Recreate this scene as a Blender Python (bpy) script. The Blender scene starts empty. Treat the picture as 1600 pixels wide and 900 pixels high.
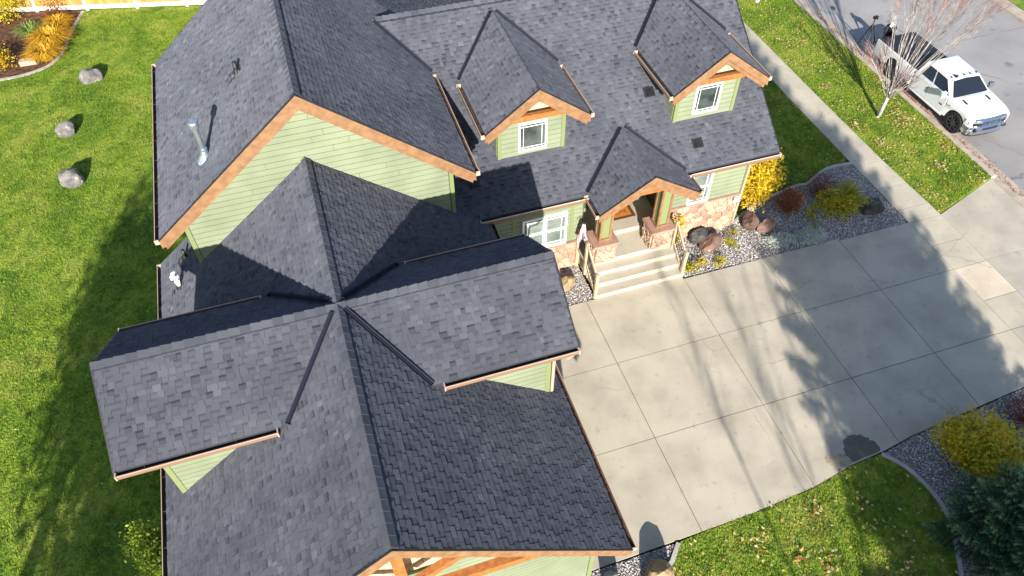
import bpy, bmesh, math, random
import numpy as np
from mathutils import Vector, Matrix
random.seed(7); RNG = np.random.default_rng(7)
S = bpy.context.scene
COL = S.collection
R = math.radians

# ------------------------------------------------------------------ camera
cam = bpy.data.cameras.new('camera'); camo = bpy.data.objects.new('camera', cam); COL.objects.link(camo)
cam.sensor_width = 36.0; cam.lens = 36.0*1158.12/1600.0; cam.clip_end = 3000; cam.clip_start = .1
def cam_setup(loc, pitch, yaw, roll):
    t, y, r = R(pitch), R(yaw), R(roll)
    fw = Vector((math.sin(y)*math.cos(t), math.cos(y)*math.cos(t), -math.sin(t)))
    rt = Vector((math.cos(y), -math.sin(y), 0)); up = rt.cross(fw)
    rt2 = rt*math.cos(r)+up*math.sin(r); up2 = -rt*math.sin(r)+up*math.cos(r)
    m = Matrix((rt2, up2, -fw)).transposed().to_4x4(); m.translation = Vector(loc)
    camo.matrix_world = m
CAMLOC = (0.467, -4.691, 18.187)
cam_setup(CAMLOC, 49.565, 17.693, -0.367)
S.camera = camo

# ------------------------------------------------------------------ sky, sun, exposure
SUN_EL, SUN_AZ = 23.6, 14.5          # shadows run towards +Y, turned 14.5 degrees to +X
W = bpy.data.worlds.new('World'); S.world = W; W.use_nodes = True
nt = W.node_tree; bg = nt.nodes['Background']
sk = nt.nodes.new('ShaderNodeTexSky'); sk.sky_type = 'NISHITA'; sk.sun_disc = False
sk.sun_elevation = R(SUN_EL); sk.sun_rotation = R(180+SUN_AZ); sk.altitude = 600
nt.links.new(sk.outputs[0], bg.inputs[0]); bg.inputs[1].default_value = 0.105
sl = bpy.data.lights.new('sun', 'SUN'); so = bpy.data.objects.new('sun', sl); COL.objects.link(so)
sl.energy = 5.0; sl.angle = R(0.53); sl.color = (1, .93, .82)
d = Vector((math.sin(R(SUN_AZ))*math.cos(R(SUN_EL)), math.cos(R(SUN_AZ))*math.cos(R(SUN_EL)), -math.sin(R(SUN_EL))))
so.rotation_euler = d.to_track_quat('-Z', 'Y').to_euler(); so.location = (-5, -20, 30)
S.view_settings.view_transform = 'Standard'; S.view_settings.look = 'None'
S.view_settings.exposure = 1.25; S.view_settings.gamma = 1

# ------------------------------------------------------------------ materials
def mat(name, col, rough=.8, spec=.3, col2=None, nscale=3.0, metal=0, bump=0, bscale=40, tint=None, coat=0, det=4, lo=.35, hi=.65, spots=None):
    """principled; col..col2 mixed by noise; tint = list of colours picked by the face attribute 'tint'"""
    m = bpy.data.materials.new(name); m.use_nodes = True
    n, l = m.node_tree.nodes, m.node_tree.links; b = n['Principled BSDF']
    b.inputs['Roughness'].default_value = rough; b.inputs['Metallic'].default_value = metal
    b.inputs['Specular IOR Level'].default_value = spec; b.inputs['Coat Weight'].default_value = coat
    geo = n.new('ShaderNodeNewGeometry'); out = None
    def noise(sc, de=det):
        x = n.new('ShaderNodeTexNoise'); x.inputs['Scale'].default_value = sc; x.inputs['Detail'].default_value = de
        l.new(geo.outputs['Position'], x.inputs['Vector']); return x.outputs[0]
    if tint:
        at = n.new('ShaderNodeAttribute'); at.attribute_name = 'tint'
        rp = n.new('ShaderNodeValToRGB'); e = rp.color_ramp.elements
        while len(e) < len(tint): e.new(.5)
        for i, c in enumerate(tint): e[i].position = i/(len(tint)-1); e[i].color = (*c, 1)
        l.new(at.outputs['Fac'], rp.inputs[0]); out = rp.outputs[0]
    else:
        rgb = n.new('ShaderNodeRGB'); rgb.outputs[0].default_value = (*col, 1); out = rgb.outputs[0]
    if col2:
        mr = n.new('ShaderNodeMapRange'); mr.inputs[1].default_value = lo; mr.inputs[2].default_value = hi
        l.new(noise(nscale), mr.inputs[0])
        mx = n.new('ShaderNodeMix'); mx.data_type = 'RGBA'
        l.new(mr.outputs[0], mx.inputs['Factor']); l.new(out, mx.inputs['A'])
        if tint:
            mx.blend_type = 'MULTIPLY'
        mx.inputs['B'].default_value = (*col2, 1); out = mx.outputs['Result']
    if spots:
        sc, a, bq, cc = spots
        mr = n.new('ShaderNodeMapRange'); mr.inputs[1].default_value = a; mr.inputs[2].default_value = bq
        l.new(noise(sc, 5), mr.inputs[0]); mx = n.new('ShaderNodeMix'); mx.data_type = 'RGBA'
        l.new(mr.outputs[0], mx.inputs['Factor']); l.new(out, mx.inputs['A']); mx.inputs['B'].default_value = (*cc, 1); out = mx.outputs['Result']
    l.new(out, b.inputs['Base Color'])
    if bump:
        bp = n.new('ShaderNodeBump'); bp.inputs['Strength'].default_value = bump; bp.inputs['Distance'].default_value = .02
        l.new(noise(bscale, 6), bp.inputs['Height']); l.new(bp.outputs[0], b.inputs['Normal'])
    return m
M = {}
M['shingle'] = mat('shingle', (0,0,0), .95, .15, tint=[(.022,.025,.034),(.052,.056,.070),(.076,.081,.099),(.089,.095,.115),(.110,.117,.140)], col2=(.74,.75,.78), nscale=.8, bump=.5, bscale=160, lo=.3, hi=.7)
M['shingle'].node_tree.nodes['Principled BSDF'].inputs['Diffuse Roughness'].default_value = 1.0
M['deck'] = mat('deck', (.03,.032,.038), .95)
M['flash'] = mat('valley_metal', (.010,.012,.026), .7, .2)
M['cedar'] = mat('cedar_trim', (.245,.138,.070), .65, .25, col2=(.175,.094,.048), nscale=6, det=8)
M['beam'] = mat('timber_beam', (.36,.14,.04), .6, .3, col2=(.24,.085,.025), nscale=9)
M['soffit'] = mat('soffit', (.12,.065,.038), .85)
M['green'] = mat('green_siding', (.208,.240,.160), .7, .25, col2=(.165,.196,.128), nscale=1.2)
M['greenwall'] = mat('green_wall', (.06,.08,.035), .9)
M['greentrim'] = mat('green_trim', (.165,.20,.085), .7)
M['cream'] = mat('cream_shake', (.52,.40,.26), .8, tint=[(.42,.31,.19),(.52,.40,.26),(.57,.45,.31)])
M['white'] = mat('white_vinyl', (.78,.78,.76), .45, .4)
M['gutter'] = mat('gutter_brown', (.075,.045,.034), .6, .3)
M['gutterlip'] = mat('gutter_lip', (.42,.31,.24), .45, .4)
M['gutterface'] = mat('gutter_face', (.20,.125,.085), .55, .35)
M['gutterlight'] = mat('gutter_lip_pale', (.55,.50,.45), .45, .4)
M['darkglass'] = mat('dark_glass', (.022,.028,.028), .06, .5, col2=(.075,.095,.09), nscale=2.2)
M['blindglass'] = mat('blind_glass', (.085,.115,.105), .08, .5, col2=(.17,.205,.19), nscale=2.6)
M['bluegreyglass'] = mat('side_glass', (.012,.016,.026), .06, .35)
M['stone'] = mat('ledge_stone', (0,0,0), .9, .2, tint=[(.27,.17,.135),(.40,.265,.185),(.48,.335,.24),(.52,.385,.265),(.44,.315,.25),(.33,.22,.19)], col2=(.74,.68,.64), nscale=9, bump=.5, bscale=30)
M['mortar'] = mat('mortar', (.34,.265,.205), .95)
M['cap'] = mat('stone_cap', (.36,.22,.165), .85, .2, col2=(.28,.17,.13), nscale=6, bump=.2)
M['concrete'] = mat('concrete', (0,0,0), .9, .2, tint=[(.365,.338,.285),(.432,.392,.312),(.452,.408,.322),(.555,.472,.36)], col2=(.76,.76,.77), nscale=.9, bump=.2, bscale=90, det=10, lo=.38, hi=.72, spots=(4.2,.60,.84,(.26,.25,.225)))
M['joint'] = mat('joint', (.11,.11,.10), .95)
M['curb'] = mat('curb_concrete', (.40,.35,.29), .9, .2, col2=(.30,.25,.2), nscale=2.5, bump=.2)
M['edging'] = mat('edging', (.42,.40,.36), .9, .2, col2=(.33,.31,.28), nscale=3)
M['asphalt'] = mat('asphalt', (.235,.226,.224), .9, .25, col2=(.29,.28,.275), nscale=.5, bump=.4, bscale=120, det=8, spots=(1.7,.62,.75,(.17,.165,.165)))
M['lawn'] = None
M['soil'] = mat('soil', (.05,.055,.02), .95)
M['mulch'] = mat('mulch', (.16,.075,.045), .95, .1, col2=(.05,.028,.02), nscale=5, bump=1, bscale=35, det=9)
M['gravelbase'] = mat('gravel_base', (.24,.23,.225), .95, .1, col2=(.13,.125,.125), nscale=22)
M['gravel'] = mat('gravel', (0,0,0), .85, .2, tint=[(.09,.086,.088),(.25,.235,.235),(.40,.375,.365),(.46,.38,.33),(.58,.565,.555),(.76,.74,.73)])
M['rockgrey'] = mat('rock_grey', (.185,.178,.17), .9, .2, col2=(.085,.083,.085), nscale=4, bump=1, bscale=6, det=9, spots=(7,.6,.7,(.38,.35,.29)))
M['rockred'] = mat('rock_red', (.21,.125,.098), .85, .25, col2=(.13,.085,.07), nscale=4, bump=.8, bscale=9, det=9, spots=(6,.62,.72,(.42,.33,.27)))
M['rocktan'] = mat('rock_tan', (.38,.27,.14), .9, .2, col2=(.22,.17,.1), nscale=5, bump=.7, bscale=9, det=9)
M['rockbrown'] = mat('rock_brown', (.16,.10,.075), .9, .2, col2=(.08,.055,.045), nscale=5, bump=.8, bscale=9, det=9)
M['rockdark'] = mat('rock_dark', (.075,.068,.066), .8, .3, col2=(.03,.027,.027), nscale=5, bump=.9, bscale=9, det=9)
M['rockpale'] = mat('rock_pale', (.45,.43,.40), .9, .2, col2=(.3,.29,.27), nscale=5, bump=.7, bscale=9, det=9)
M['galv'] = mat('galvanised', (.62,.68,.72), .28, .5, metal=.85, col2=(.45,.52,.58), nscale=6)
M['pvc'] = mat('white_pipe', (.75,.76,.76), .4, .4)
M['black'] = mat('black_plastic', (.015,.015,.018), .5, .4)
M['bark'] = mat('bark', (.10,.07,.05), .9, .2, col2=(.05,.035,.028), nscale=12)
M['palebark'] = mat('pale_bark', (.37,.34,.32), .85, .2, col2=(.17,.15,.145), nscale=7)
M['trunkpale'] = mat('pale_trunk', (.42,.39,.37), .85, .2, col2=(.24,.21,.20), nscale=8)
M['twig'] = mat('red_twig', (.26,.125,.115), .8, .2, col2=(.28,.21,.20), nscale=5)
M['railwood'] = mat('rail_wood', (.42,.34,.24), .75, .2, col2=(.32,.25,.17), nscale=7)
M['vinylfence'] = mat('white_fence', (.80,.79,.75), .5, .3)
M['fencewood'] = mat('fence_plank', (.58,.36,.13), .8, .2, tint=[(.30,.17,.045),(.36,.21,.06),(.41,.25,.08)])
M['carwhite'] = mat('white_paint', (.62,.64,.66), .3, .5, coat=.5)
M['chrome'] = mat('chrome', (.75,.77,.8), .12, .5, metal=1)
M['rubber'] = mat('rubber', (.018,.018,.019), .8, .2)
M['rim'] = mat('dark_rim', (.06,.06,.065), .35, .5, metal=.5)
M['bedliner'] = mat('bed_liner', (.012,.013,.022), .6, .3)
M['lamp'] = mat('lamp_lens', (.16,.17,.185), .08, .5)
M['redlens'] = mat('tail_lens', (.25,.02,.03), .2, .5)
M['seat'] = mat('seat_grey', (.18,.17,.16), .8)
M['leather'] = mat('black_cloth', (.014,.013,.015), .8, .2)
M['jean'] = mat('dark_trousers', (.03,.028,.035), .85, .2)
M['skin'] = mat('skin', (.50,.27,.19), .6, .3)
M['capwhite'] = mat('white_cap', (.75,.74,.72), .8)
M['matorange'] = mat('mat_coir', (.42,.17,.03), .95, .1, col2=(.34,.12,.02), nscale=14, bump=.5)
M['matdark'] = mat('mat_border', (.05,.028,.018), .95, .1, col2=(.13,.06,.03), nscale=30)
M['flagw'] = mat('flag_cloth', (0,0,0), .85, .2, tint=[(.52,.46,.48),(.30,.09,.13),(.06,.07,.12)])
M['signwhite'] = mat('sign_white', (.72,.74,.74), .5); M['signblue'] = mat('sign_blue', (.12,.28,.55), .5)
M['damp_shaded'] = mat('damp_stain_shaded', (.125,.108,.084), .6, .3, col2=(.10,.088,.07), nscale=5)  # damp concrete, with shade painted into the colour
M['damp_lit'] = mat('damp_stain_lit', (.25,.20,.14), .9, .2, col2=(.36,.31,.23), nscale=4)  # the same damp concrete in a painted sunlit tone
M['box'] = mat('paver', (.50,.36,.28), .9, .2, col2=(.42,.28,.2), nscale=6)

def grass_mat(name, k=1.0):
    m = bpy.data.materials.new(name); m.use_nodes = True
    n, l = m.node_tree.nodes, m.node_tree.links; b = n['Principled BSDF']
    b.inputs['Roughness'].default_value = .75; b.inputs['Specular IOR Level'].default_value = .15
    geo = n.new('ShaderNodeNewGeometry')
    def noise(sc, de, dist=0):
        x = n.new('ShaderNodeTexNoise'); x.inputs['Scale'].default_value = sc; x.inputs['Detail'].default_value = de; x.inputs['Distortion'].default_value = dist
        l.new(geo.outputs['Position'], x.inputs['Vector']); return x.outputs[0]
    def ramp(src, stops):
        r = n.new('ShaderNodeValToRGB'); e = r.color_ramp.elements
        while len(e) < len(stops): e.new(.5)
        for i, (p, c) in enumerate(stops): e[i].position = p; e[i].color = (*[v*k for v in c], 1)
        l.new(src, r.inputs[0]); return r.outputs[0]
    fine = ramp(noise(8.5, 10, 1.2), [(.30, (.018,.042,.006)), (.43, (.080,.150,.014)), (.56, (.170,.250,.022)), (.74, (.33,.355,.075))])
    patch = ramp(noise(.55, 6, .8), [(.34, (.075,.15,.012)), (.50, (.185,.265,.022)), (.64, (.31,.33,.055))])
    mx = n.new('ShaderNodeMix'); mx.data_type = 'RGBA'; mx.inputs['Factor'].default_value = .5
    l.new(fine, mx.inputs['A']); l.new(patch, mx.inputs['B'])
    dry = n.new('ShaderNodeMapRange'); dry.inputs[1].default_value = .57; dry.inputs[2].default_value = .80; dry.inputs[4].default_value = .6
    l.new(noise(1.6, 7, 1.2), dry.inputs[0])
    m2 = n.new('ShaderNodeMix'); m2.data_type = 'RGBA'; l.new(dry.outputs[0], m2.inputs['Factor']); l.new(mx.outputs['Result'], m2.inputs['A']); m2.inputs['B'].default_value = (.27*k,.235*k,.075*k,1)
    dk = n.new('ShaderNodeMapRange'); dk.inputs[1].default_value = .52; dk.inputs[2].default_value = .66; dk.inputs[4].default_value = .65
    l.new(noise(2.3, 9, 1.0), dk.inputs[0])
    m3 = n.new('ShaderNodeMix'); m3.data_type = 'RGBA'; l.new(dk.outputs[0], m3.inputs['Factor']); l.new(m2.outputs['Result'], m3.inputs['A']); m3.inputs['B'].default_value = (.055*k,.125*k,.014*k,1)
    l.new(m3.outputs['Result'], b.inputs['Base Color'])
    bp = n.new('ShaderNodeBump'); bp.inputs['Strength'].default_value = .9; bp.inputs['Distance'].default_value = .05
    l.new(noise(14, 6), bp.inputs['Height']); l.new(bp.outputs[0], b.inputs['Normal'])
    return m
M['lawn'] = grass_mat('lawn_grass')
def leafmat(name, cols, trans=.25):
    m = mat(name, (0,0,0), .55, .25, tint=cols)
    b = m.node_tree.nodes['Principled BSDF']; l = m.node_tree.links; n = m.node_tree.nodes
    tr = n.new('ShaderNodeBsdfTranslucent'); mx = n.new('ShaderNodeMixShader'); mx.inputs[0].default_value = trans
    l.new(b.inputs['Base Color'].links[0].from_socket, tr.inputs[0]); l.new(b.outputs[0], mx.inputs[1]); l.new(tr.outputs[0], mx.inputs[2])
    l.new(mx.outputs[0], n['Material Output'].inputs[0]); return m
M['lyellow'] = leafmat('yellow_leaf', [(.30,.19,.01),(.52,.36,.012),(.62,.45,.02),(.55,.33,.06)])
M['lolive'] = leafmat('olive_leaf', [(.12,.14,.010),(.28,.29,.016),(.44,.40,.02),(.46,.26,.018)])
M['lgold'] = leafmat('gold_leaf', [(.14,.16,.012),(.42,.38,.02),(.62,.50,.025),(.58,.30,.02)])
M['lred'] = leafmat('red_leaf', [(.06,.012,.012),(.14,.022,.018),(.22,.045,.025),(.30,.12,.03)])
M['lrust'] = leafmat('rust_leaf', [(.10,.045,.008),(.20,.075,.010),(.26,.06,.014),(.14,.10,.012)])
M['lsilver'] = leafmat('silver_leaf', [(.26,.31,.27),(.46,.51,.46),(.62,.66,.61)])
M['lgreen'] = leafmat('green_leaf', [(.06,.10,.010),(.18,.26,.02),(.34,.40,.03)])
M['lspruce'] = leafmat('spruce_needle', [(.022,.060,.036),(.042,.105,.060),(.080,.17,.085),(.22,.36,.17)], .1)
M['lgrassy'] = leafmat('amber_blade', [(.42,.20,.015),(.58,.32,.02),(.62,.42,.03)])
M['lblade'] = leafmat('green_blade', [(.10,.18,.03),(.24,.33,.08)])
M['fallen'] = leafmat('fallen_leaf', [(.30,.10,.03),(.42,.20,.06),(.55,.40,.14),(.62,.52,.32),(.60,.42,.10)], .15)
M['fallenred'] = leafmat('fallen_red_leaf', [(.26,.09,.06),(.36,.14,.09),(.42,.22,.15)], .1)

def add_cracks(m, scale, thr, col, fac):
    n, l = m.node_tree.nodes, m.node_tree.links; b = n['Principled BSDF']; src = b.inputs['Base Color'].links[0].from_socket
    geo = n.new('ShaderNodeNewGeometry'); nz = n.new('ShaderNodeTexNoise'); nz.inputs['Scale'].default_value = 2.2; nz.inputs['Detail'].default_value = 6
    l.new(geo.outputs['Position'], nz.inputs['Vector']); mixv = n.new('ShaderNodeMix'); mixv.data_type = 'VECTOR'; mixv.inputs['Factor'].default_value = .28
    l.new(geo.outputs['Position'], mixv.inputs['A']); l.new(nz.outputs['Color'], mixv.inputs['B'])
    vo = n.new('ShaderNodeTexVoronoi'); vo.feature = 'DISTANCE_TO_EDGE'; vo.inputs['Scale'].default_value = scale; l.new(mixv.outputs['Result'], vo.inputs['Vector'])
    mr = n.new('ShaderNodeMapRange'); mr.inputs[1].default_value = 0; mr.inputs[2].default_value = thr; mr.inputs[3].default_value = fac; mr.inputs[4].default_value = 0; l.new(vo.outputs[0], mr.inputs[0])
    n2 = n.new('ShaderNodeTexNoise'); n2.inputs['Scale'].default_value = .35; l.new(geo.outputs['Position'], n2.inputs['Vector'])
    m2 = n.new('ShaderNodeMapRange'); m2.inputs[1].default_value = .5; m2.inputs[2].default_value = .62; l.new(n2.outputs[0], m2.inputs[0])
    mu = n.new('ShaderNodeMath'); mu.operation = 'MULTIPLY'; l.new(mr.outputs[0], mu.inputs[0]); l.new(m2.outputs[0], mu.inputs[1])
    mx = n.new('ShaderNodeMix'); mx.data_type = 'RGBA'; l.new(mu.outputs[0], mx.inputs['Factor']); l.new(src, mx.inputs['A']); mx.inputs['B'].default_value = (*col,1); l.new(mx.outputs['Result'], b.inputs['Base Color'])
add_cracks(M['concrete'], .42, .006, (.2,.19,.17), .7); add_cracks(M['asphalt'], .3, .010, (.12,.12,.12), .8)
# ------------------------------------------------------------------ helpers
class MB:
    def __init__(s): s.v = []; s.f = []; s.m = []; s.t = []
    def face(s, pts, m=0, t=.5):
        i = len(s.v); s.v += [tuple(p) for p in pts]; s.f.append(tuple(range(i, i+len(pts)))); s.m.append(m); s.t.append(t)
    def prism(s, poly, vec, m=0, t=.5):
        """polygon (3-D points, counter-clockwise seen from +vec) extruded along vec: poly is the far face"""
        vec = Vector(vec); top = [Vector(p)+vec for p in poly]; bot = [Vector(p) for p in poly]; n = len(poly)
        i = len(s.v); s.v += [tuple(p) for p in bot]+[tuple(p) for p in top]
        s.f.append(tuple(i+n+k for k in range(n))); s.f.append(tuple(i+k for k in reversed(range(n))))
        for k in range(n): s.f.append((i+k, i+(k+1) % n, i+n+(k+1) % n, i+n+k))
        s.m += [m]*(n+2); s.t += [t]*(n+2)
    def box(s, a, b, m=0, t=.5):
        x0, y0, z0 = a; x1, y1, z1 = b
        s.prism([(x0,y0,z0),(x1,y0,z0),(x1,y1,z0),(x0,y1,z0)], (0,0,z1-z0), m, t)
    def bar(s, p, q, w, h=None, m=0, t=.5, up=(0,0,1)):
        p, q = Vector(p), Vector(q); d = (q-p); L = d.length; d /= L; u = Vector(up)
        if abs(d.dot(u)) > .97: u = Vector((0,1,0))
        x = d.cross(u).normalized(); y = x.cross(d); h = h or w
        s.prism([p+x*a*w/2+y*b*h/2 for a, b in ((-1,-1),(-1,1),(1,1),(1,-1))][::-1], d*L, m, t)
    def tube(s, pts, rad, n=8, m=0, t=.5, cap=True):
        pts = [Vector(p) for p in pts]; rr = rad if hasattr(rad, '__len__') else [rad]*len(pts); rings = []
        for k, p in enumerate(pts):
            d = (pts[min(k+1, len(pts)-1)]-pts[max(k-1, 0)]).normalized(); u = Vector((0,0,1)) if abs(d.z) < .95 else Vector((1,0,0))
            x = d.cross(u).normalized(); y = d.cross(x); i = len(s.v)
            s.v += [tuple(p+(x*math.cos(a)+y*math.sin(a))*rr[k]) for a in (2*math.pi*j/n for j in range(n))]; rings.append(i)
        for a, b in zip(rings, rings[1:]):
            for j in range(n): s.f.append((a+j, b+j, b+(j+1) % n, a+(j+1) % n)); s.m.append(m); s.t.append(t)
        if cap:
            s.f.append(tuple(rings[0]+j for j in range(n))); s.f.append(tuple(rings[-1]+j for j in reversed(range(n)))); s.m += [m, m]; s.t += [t, t]
    def mesh(s, name, mats, smooth=False):
        me = bpy.data.meshes.new(name); me.from_pydata(s.v, [], s.f)
        for x in (mats if isinstance(mats, (list, tuple)) else [mats]): me.materials.append(x)
        me.polygons.foreach_set('material_index', s.m)
        at = me.attributes.new('tint', 'FLOAT', 'FACE'); at.data.foreach_set('value', [float(x) for x in s.t])
        if smooth: me.polygons.foreach_set('use_smooth', [True]*len(s.f))
        me.update(); return me
    def build(s, name, mats, parent=None, smooth=False, **tags):
        return link(name, s.mesh(name, mats, smooth), parent, **tags)
def link(name, data, parent=None, mw=None, **tags):
    o = bpy.data.objects.new(name, data); COL.objects.link(o)
    if parent: child(o, parent)
    if mw is not None: o.matrix_basis = mw
    for k, v in tags.items(): o[k] = v
    return o
LOC = {}
def child(o, parent):
    o.parent = parent; o.matrix_parent_inverse = Matrix.Translation(-Vector(LOC.get(parent.name, (0,0,0))))
def thing(name, loc, label, category, group=None):
    """an Empty at the thing's base; its parts are built in world coordinates"""
    o = bpy.data.objects.new(name, None); COL.objects.link(o); o.location = loc; o.empty_display_size = .3
    LOC[o.name] = tuple(loc); o['label'] = label; o['category'] = category
    if group: o['group'] = group
    return o
def npmesh(name, V, F, mats, tint=None, smooth=False):
    """V (n,3), F (m,k) arrays"""
    me = bpy.data.meshes.new(name); V = np.asarray(V, np.float32); F = np.asarray(F, np.int32); m, k = F.shape
    me.vertices.add(len(V)); me.vertices.foreach_set('co', V.ravel()); me.loops.add(m*k); me.loops.foreach_set('vertex_index', F.ravel())
    me.polygons.add(m); me.polygons.foreach_set('loop_start', np.arange(0, m*k, k, dtype=np.int32))
    me.polygons.foreach_set('use_smooth', np.full(m, smooth))
    me.materials.append(mats)
    at = me.attributes.new('tint', 'FLOAT', 'FACE'); at.data.foreach_set('value', np.asarray(tint if tint is not None else np.full(m, .5), np.float32))
    me.update(calc_edges=True); return me
def clip2(poly, a, b):
    """Sutherland-Hodgman: convex clip of poly by the half plane left of a->b"""
    out = []; ax, ay = a; bx, by = b
    def sd(p): return (bx-ax)*(p[1]-ay)-(by-ay)*(p[0]-ax)
    for i, p in enumerate(poly):
        q = poly[(i+1) % len(poly)]; sp, sq = sd(p), sd(q)
        if sp >= -1e-9: out.append(p)
        if (sp > 1e-9 and sq < -1e-9) or (sp < -1e-9 and sq > 1e-9):
            t = sp/(sp-sq); out.append((p[0]+t*(q[0]-p[0]), p[1]+t*(q[1]-p[1])))
    return out
def clippoly(poly, clip):
    for i in range(len(clip)):
        if len(poly) < 3: return []
        poly = clip2(poly, clip[i], clip[(i+1) % len(clip)])
    return poly
def area2(p): return .5*abs(sum(p[i][0]*p[(i+1) % len(p)][1]-p[(i+1) % len(p)][0]*p[i][1] for i in range(len(p))))
def inpoly(poly, X, Y):
    poly = np.asarray(poly); r = np.zeros(len(X), bool); j = len(poly)-1
    for i in range(len(poly)):
        xi, yi = poly[i]; xj, yj = poly[j]
        with np.errstate(divide='ignore', invalid='ignore'):
            r ^= ((yi > Y) != (yj > Y)) & (X < (xj-xi)*(Y-yi)/(yj-yi)+xi)
        j = i
    return r

# ------------------------------------------------------------------ the roofs' geometry
def vol(axis, c, rz, w, ez, a0, a1, **k): return dict(axis=axis, c=c, rz=rz, w=w, ez=ez, a0=a0, a1=a1, **k)
VOL = {
 'garage': vol('y', 0, 6.961, 4.46, 3.372, 0, 11.12),
 'west':   vol('x', 5.079, 6.955, 1.657, 5.843, -4.533, 0.0),
 'east':   vol('x', 5.079, 6.955, 1.657, 5.843, 0.0, 4.47),
 'tall':   vol('y', .161, 9.262, 3.702, 6.21, 8.873, 16.3),
 'main':   vol('x', 14.833, 7.257, 5.06, 3.647, 2.3, 13.682),
 'dorm1':  vol('y', 6.07, 7.09, 1.48, 5.99, 10.45, 14.6),
 'dorm2':  vol('y', 11.53, 7.09, 1.48, 5.99, 10.45, 14.6),
 'porch':  vol('y', 8.95, 4.69, 1.56, 3.69, 8.85, 11.25),
}
VOL['tall']['a1'] = 16.3
SOLID = {'garage':(.7,10.8,3.9), 'west':(-3.95,0,1.18), 'east':(0,4.0,1.18), 'tall':(9.78,15.7,3.28), 'main':(2.3,13.2,4.3), 'dorm1':(11.1,14.6,.95), 'dorm2':(11.1,14.6,.95), 'porch':(9.9,11.25,1.5)}
def roofz(x, y, skip=None):
    """height of the closed bodies under the roofs: what lies lower there can never be seen"""
    h = -1e9
    for k, v in VOL.items():
        if k == skip: continue
        a, u = (y, x) if v['axis'] == 'y' else (x, y); b0, b1, hw = SOLID[k]
        if b0 <= a <= b1 and abs(u-v['c']) <= hw:
            h = max(h, v['rz']-(v['rz']-v['ez'])/v['w']*abs(u-v['c']))
    return h
def frame(v, sg):
    d = v['rz']-v['ez']; w = v['w']; L = math.hypot(d, w)
    if v['axis'] == 'y':
        s = Vector((0, 1 if sg > 0 else -1, 0)); o = Vector((v['c']+sg*w, v['a0'] if sg > 0 else v['a1'], v['ez'])); t = Vector((-sg*w, 0, d))/L
    else:
        s = Vector((-1 if sg > 0 else 1, 0, 0)); o = Vector((v['a1'] if sg > 0 else v['a0'], v['c']+sg*w, v['ez'])); t = Vector((0, -sg*w, d))/L
    return o, s, t, s.cross(t), v['a1']-v['a0'], L
E_ = .122
WID = [.09, .125, .16, .205]
TINTS = [.05, .2, .35, .5, .62, .74, .86, 1.0]
def tabgeo(mb, o, s, t, n, s0, s1, t0, t1, thick, tn, poly=None):
    hl, hu = (.017, .005) if thick else (.009, .004)
    def P(a, b, h): return o+s*a+t*b+n*h
    g = .003
    if thick:
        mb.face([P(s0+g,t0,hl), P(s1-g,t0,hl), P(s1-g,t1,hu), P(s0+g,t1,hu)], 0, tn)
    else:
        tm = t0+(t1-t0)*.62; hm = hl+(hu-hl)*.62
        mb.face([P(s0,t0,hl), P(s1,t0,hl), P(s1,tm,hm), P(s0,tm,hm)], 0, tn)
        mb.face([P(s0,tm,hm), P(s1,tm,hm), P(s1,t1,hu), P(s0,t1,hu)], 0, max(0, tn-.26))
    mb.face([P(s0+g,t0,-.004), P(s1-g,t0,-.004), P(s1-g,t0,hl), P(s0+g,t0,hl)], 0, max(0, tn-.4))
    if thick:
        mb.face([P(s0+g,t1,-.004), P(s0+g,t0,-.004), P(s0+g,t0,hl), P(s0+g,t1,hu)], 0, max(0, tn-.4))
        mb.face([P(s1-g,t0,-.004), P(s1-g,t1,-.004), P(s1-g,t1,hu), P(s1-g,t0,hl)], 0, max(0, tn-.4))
TABMESH = {}
def tabmesh(wi, thick, ti):
    k = (wi, thick, ti)
    if k not in TABMESH:
        mb = MB(); tabgeo(mb, Vector((0,0,0)), Vector((1,0,0)), Vector((0,1,0)), Vector((0,0,1)), 0, WID[wi], 0, E_+.004, thick, TINTS[ti])
        TABMESH[k] = mb.mesh('shingle', M['shingle'])
    return TABMESH[k]
rnd = random.Random(3)
TABS = []
for key, v in VOL.items():
    for sg in (-1, 1):
        o, s, t, n, Ls, Lt = frame(v, sg)
        r = 0
        while r*E_ < Lt-.02:
            t0 = r*E_; t1 = min(t0+E_+.004, Lt); a = -rnd.random()*.2; thick = rnd.random() < .5
            while a < Ls:
                wi = rnd.choice((0,1,1,2,2,3)) if thick else rnd.choice((0,1,1,2)); b = a+WID[wi]
                p = max(a, .0); q = min(b, Ls)
                ti = min(7, max(2, int(rnd.gauss(4.8 if thick else 4.2, 1.0))))
                if q-p > .02:
                    hid = True
                    for ss in (p, q):
                        for tt in (t0, t1):
                            w = o+s*ss+t*tt
                            if roofz(w.x, w.y, key) < w.z+.012: hid = False
                    if not hid:
                        mid = o+s*((p+q)/2)+t*((t0+t1)/2)
                        full = (p == a and q == b and t1-t0 > E_)
                        allvis = all(roofz((o+s*ss+t*tt).x, (o+s*ss+t*tt).y, key) < (o+s*ss+t*tt).z for ss in (p,q) for tt in (t0,t1))
                        view = (Vector(CAMLOC)-mid); 
                        TABS.append((key, sg, p, q, t0, t1, thick, wi, ti, full and allvis, max(0, view.normalized().dot(n))*WID[wi]/view.length_squared))
                a = b; thick = (not thick) if rnd.random() < .8 else thick
            r += 1
order = sorted((i for i, tb in enumerate(TABS) if tb[9]), key=lambda i: -TABS[i][10])[:300]
SOLO = set(order)

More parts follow.
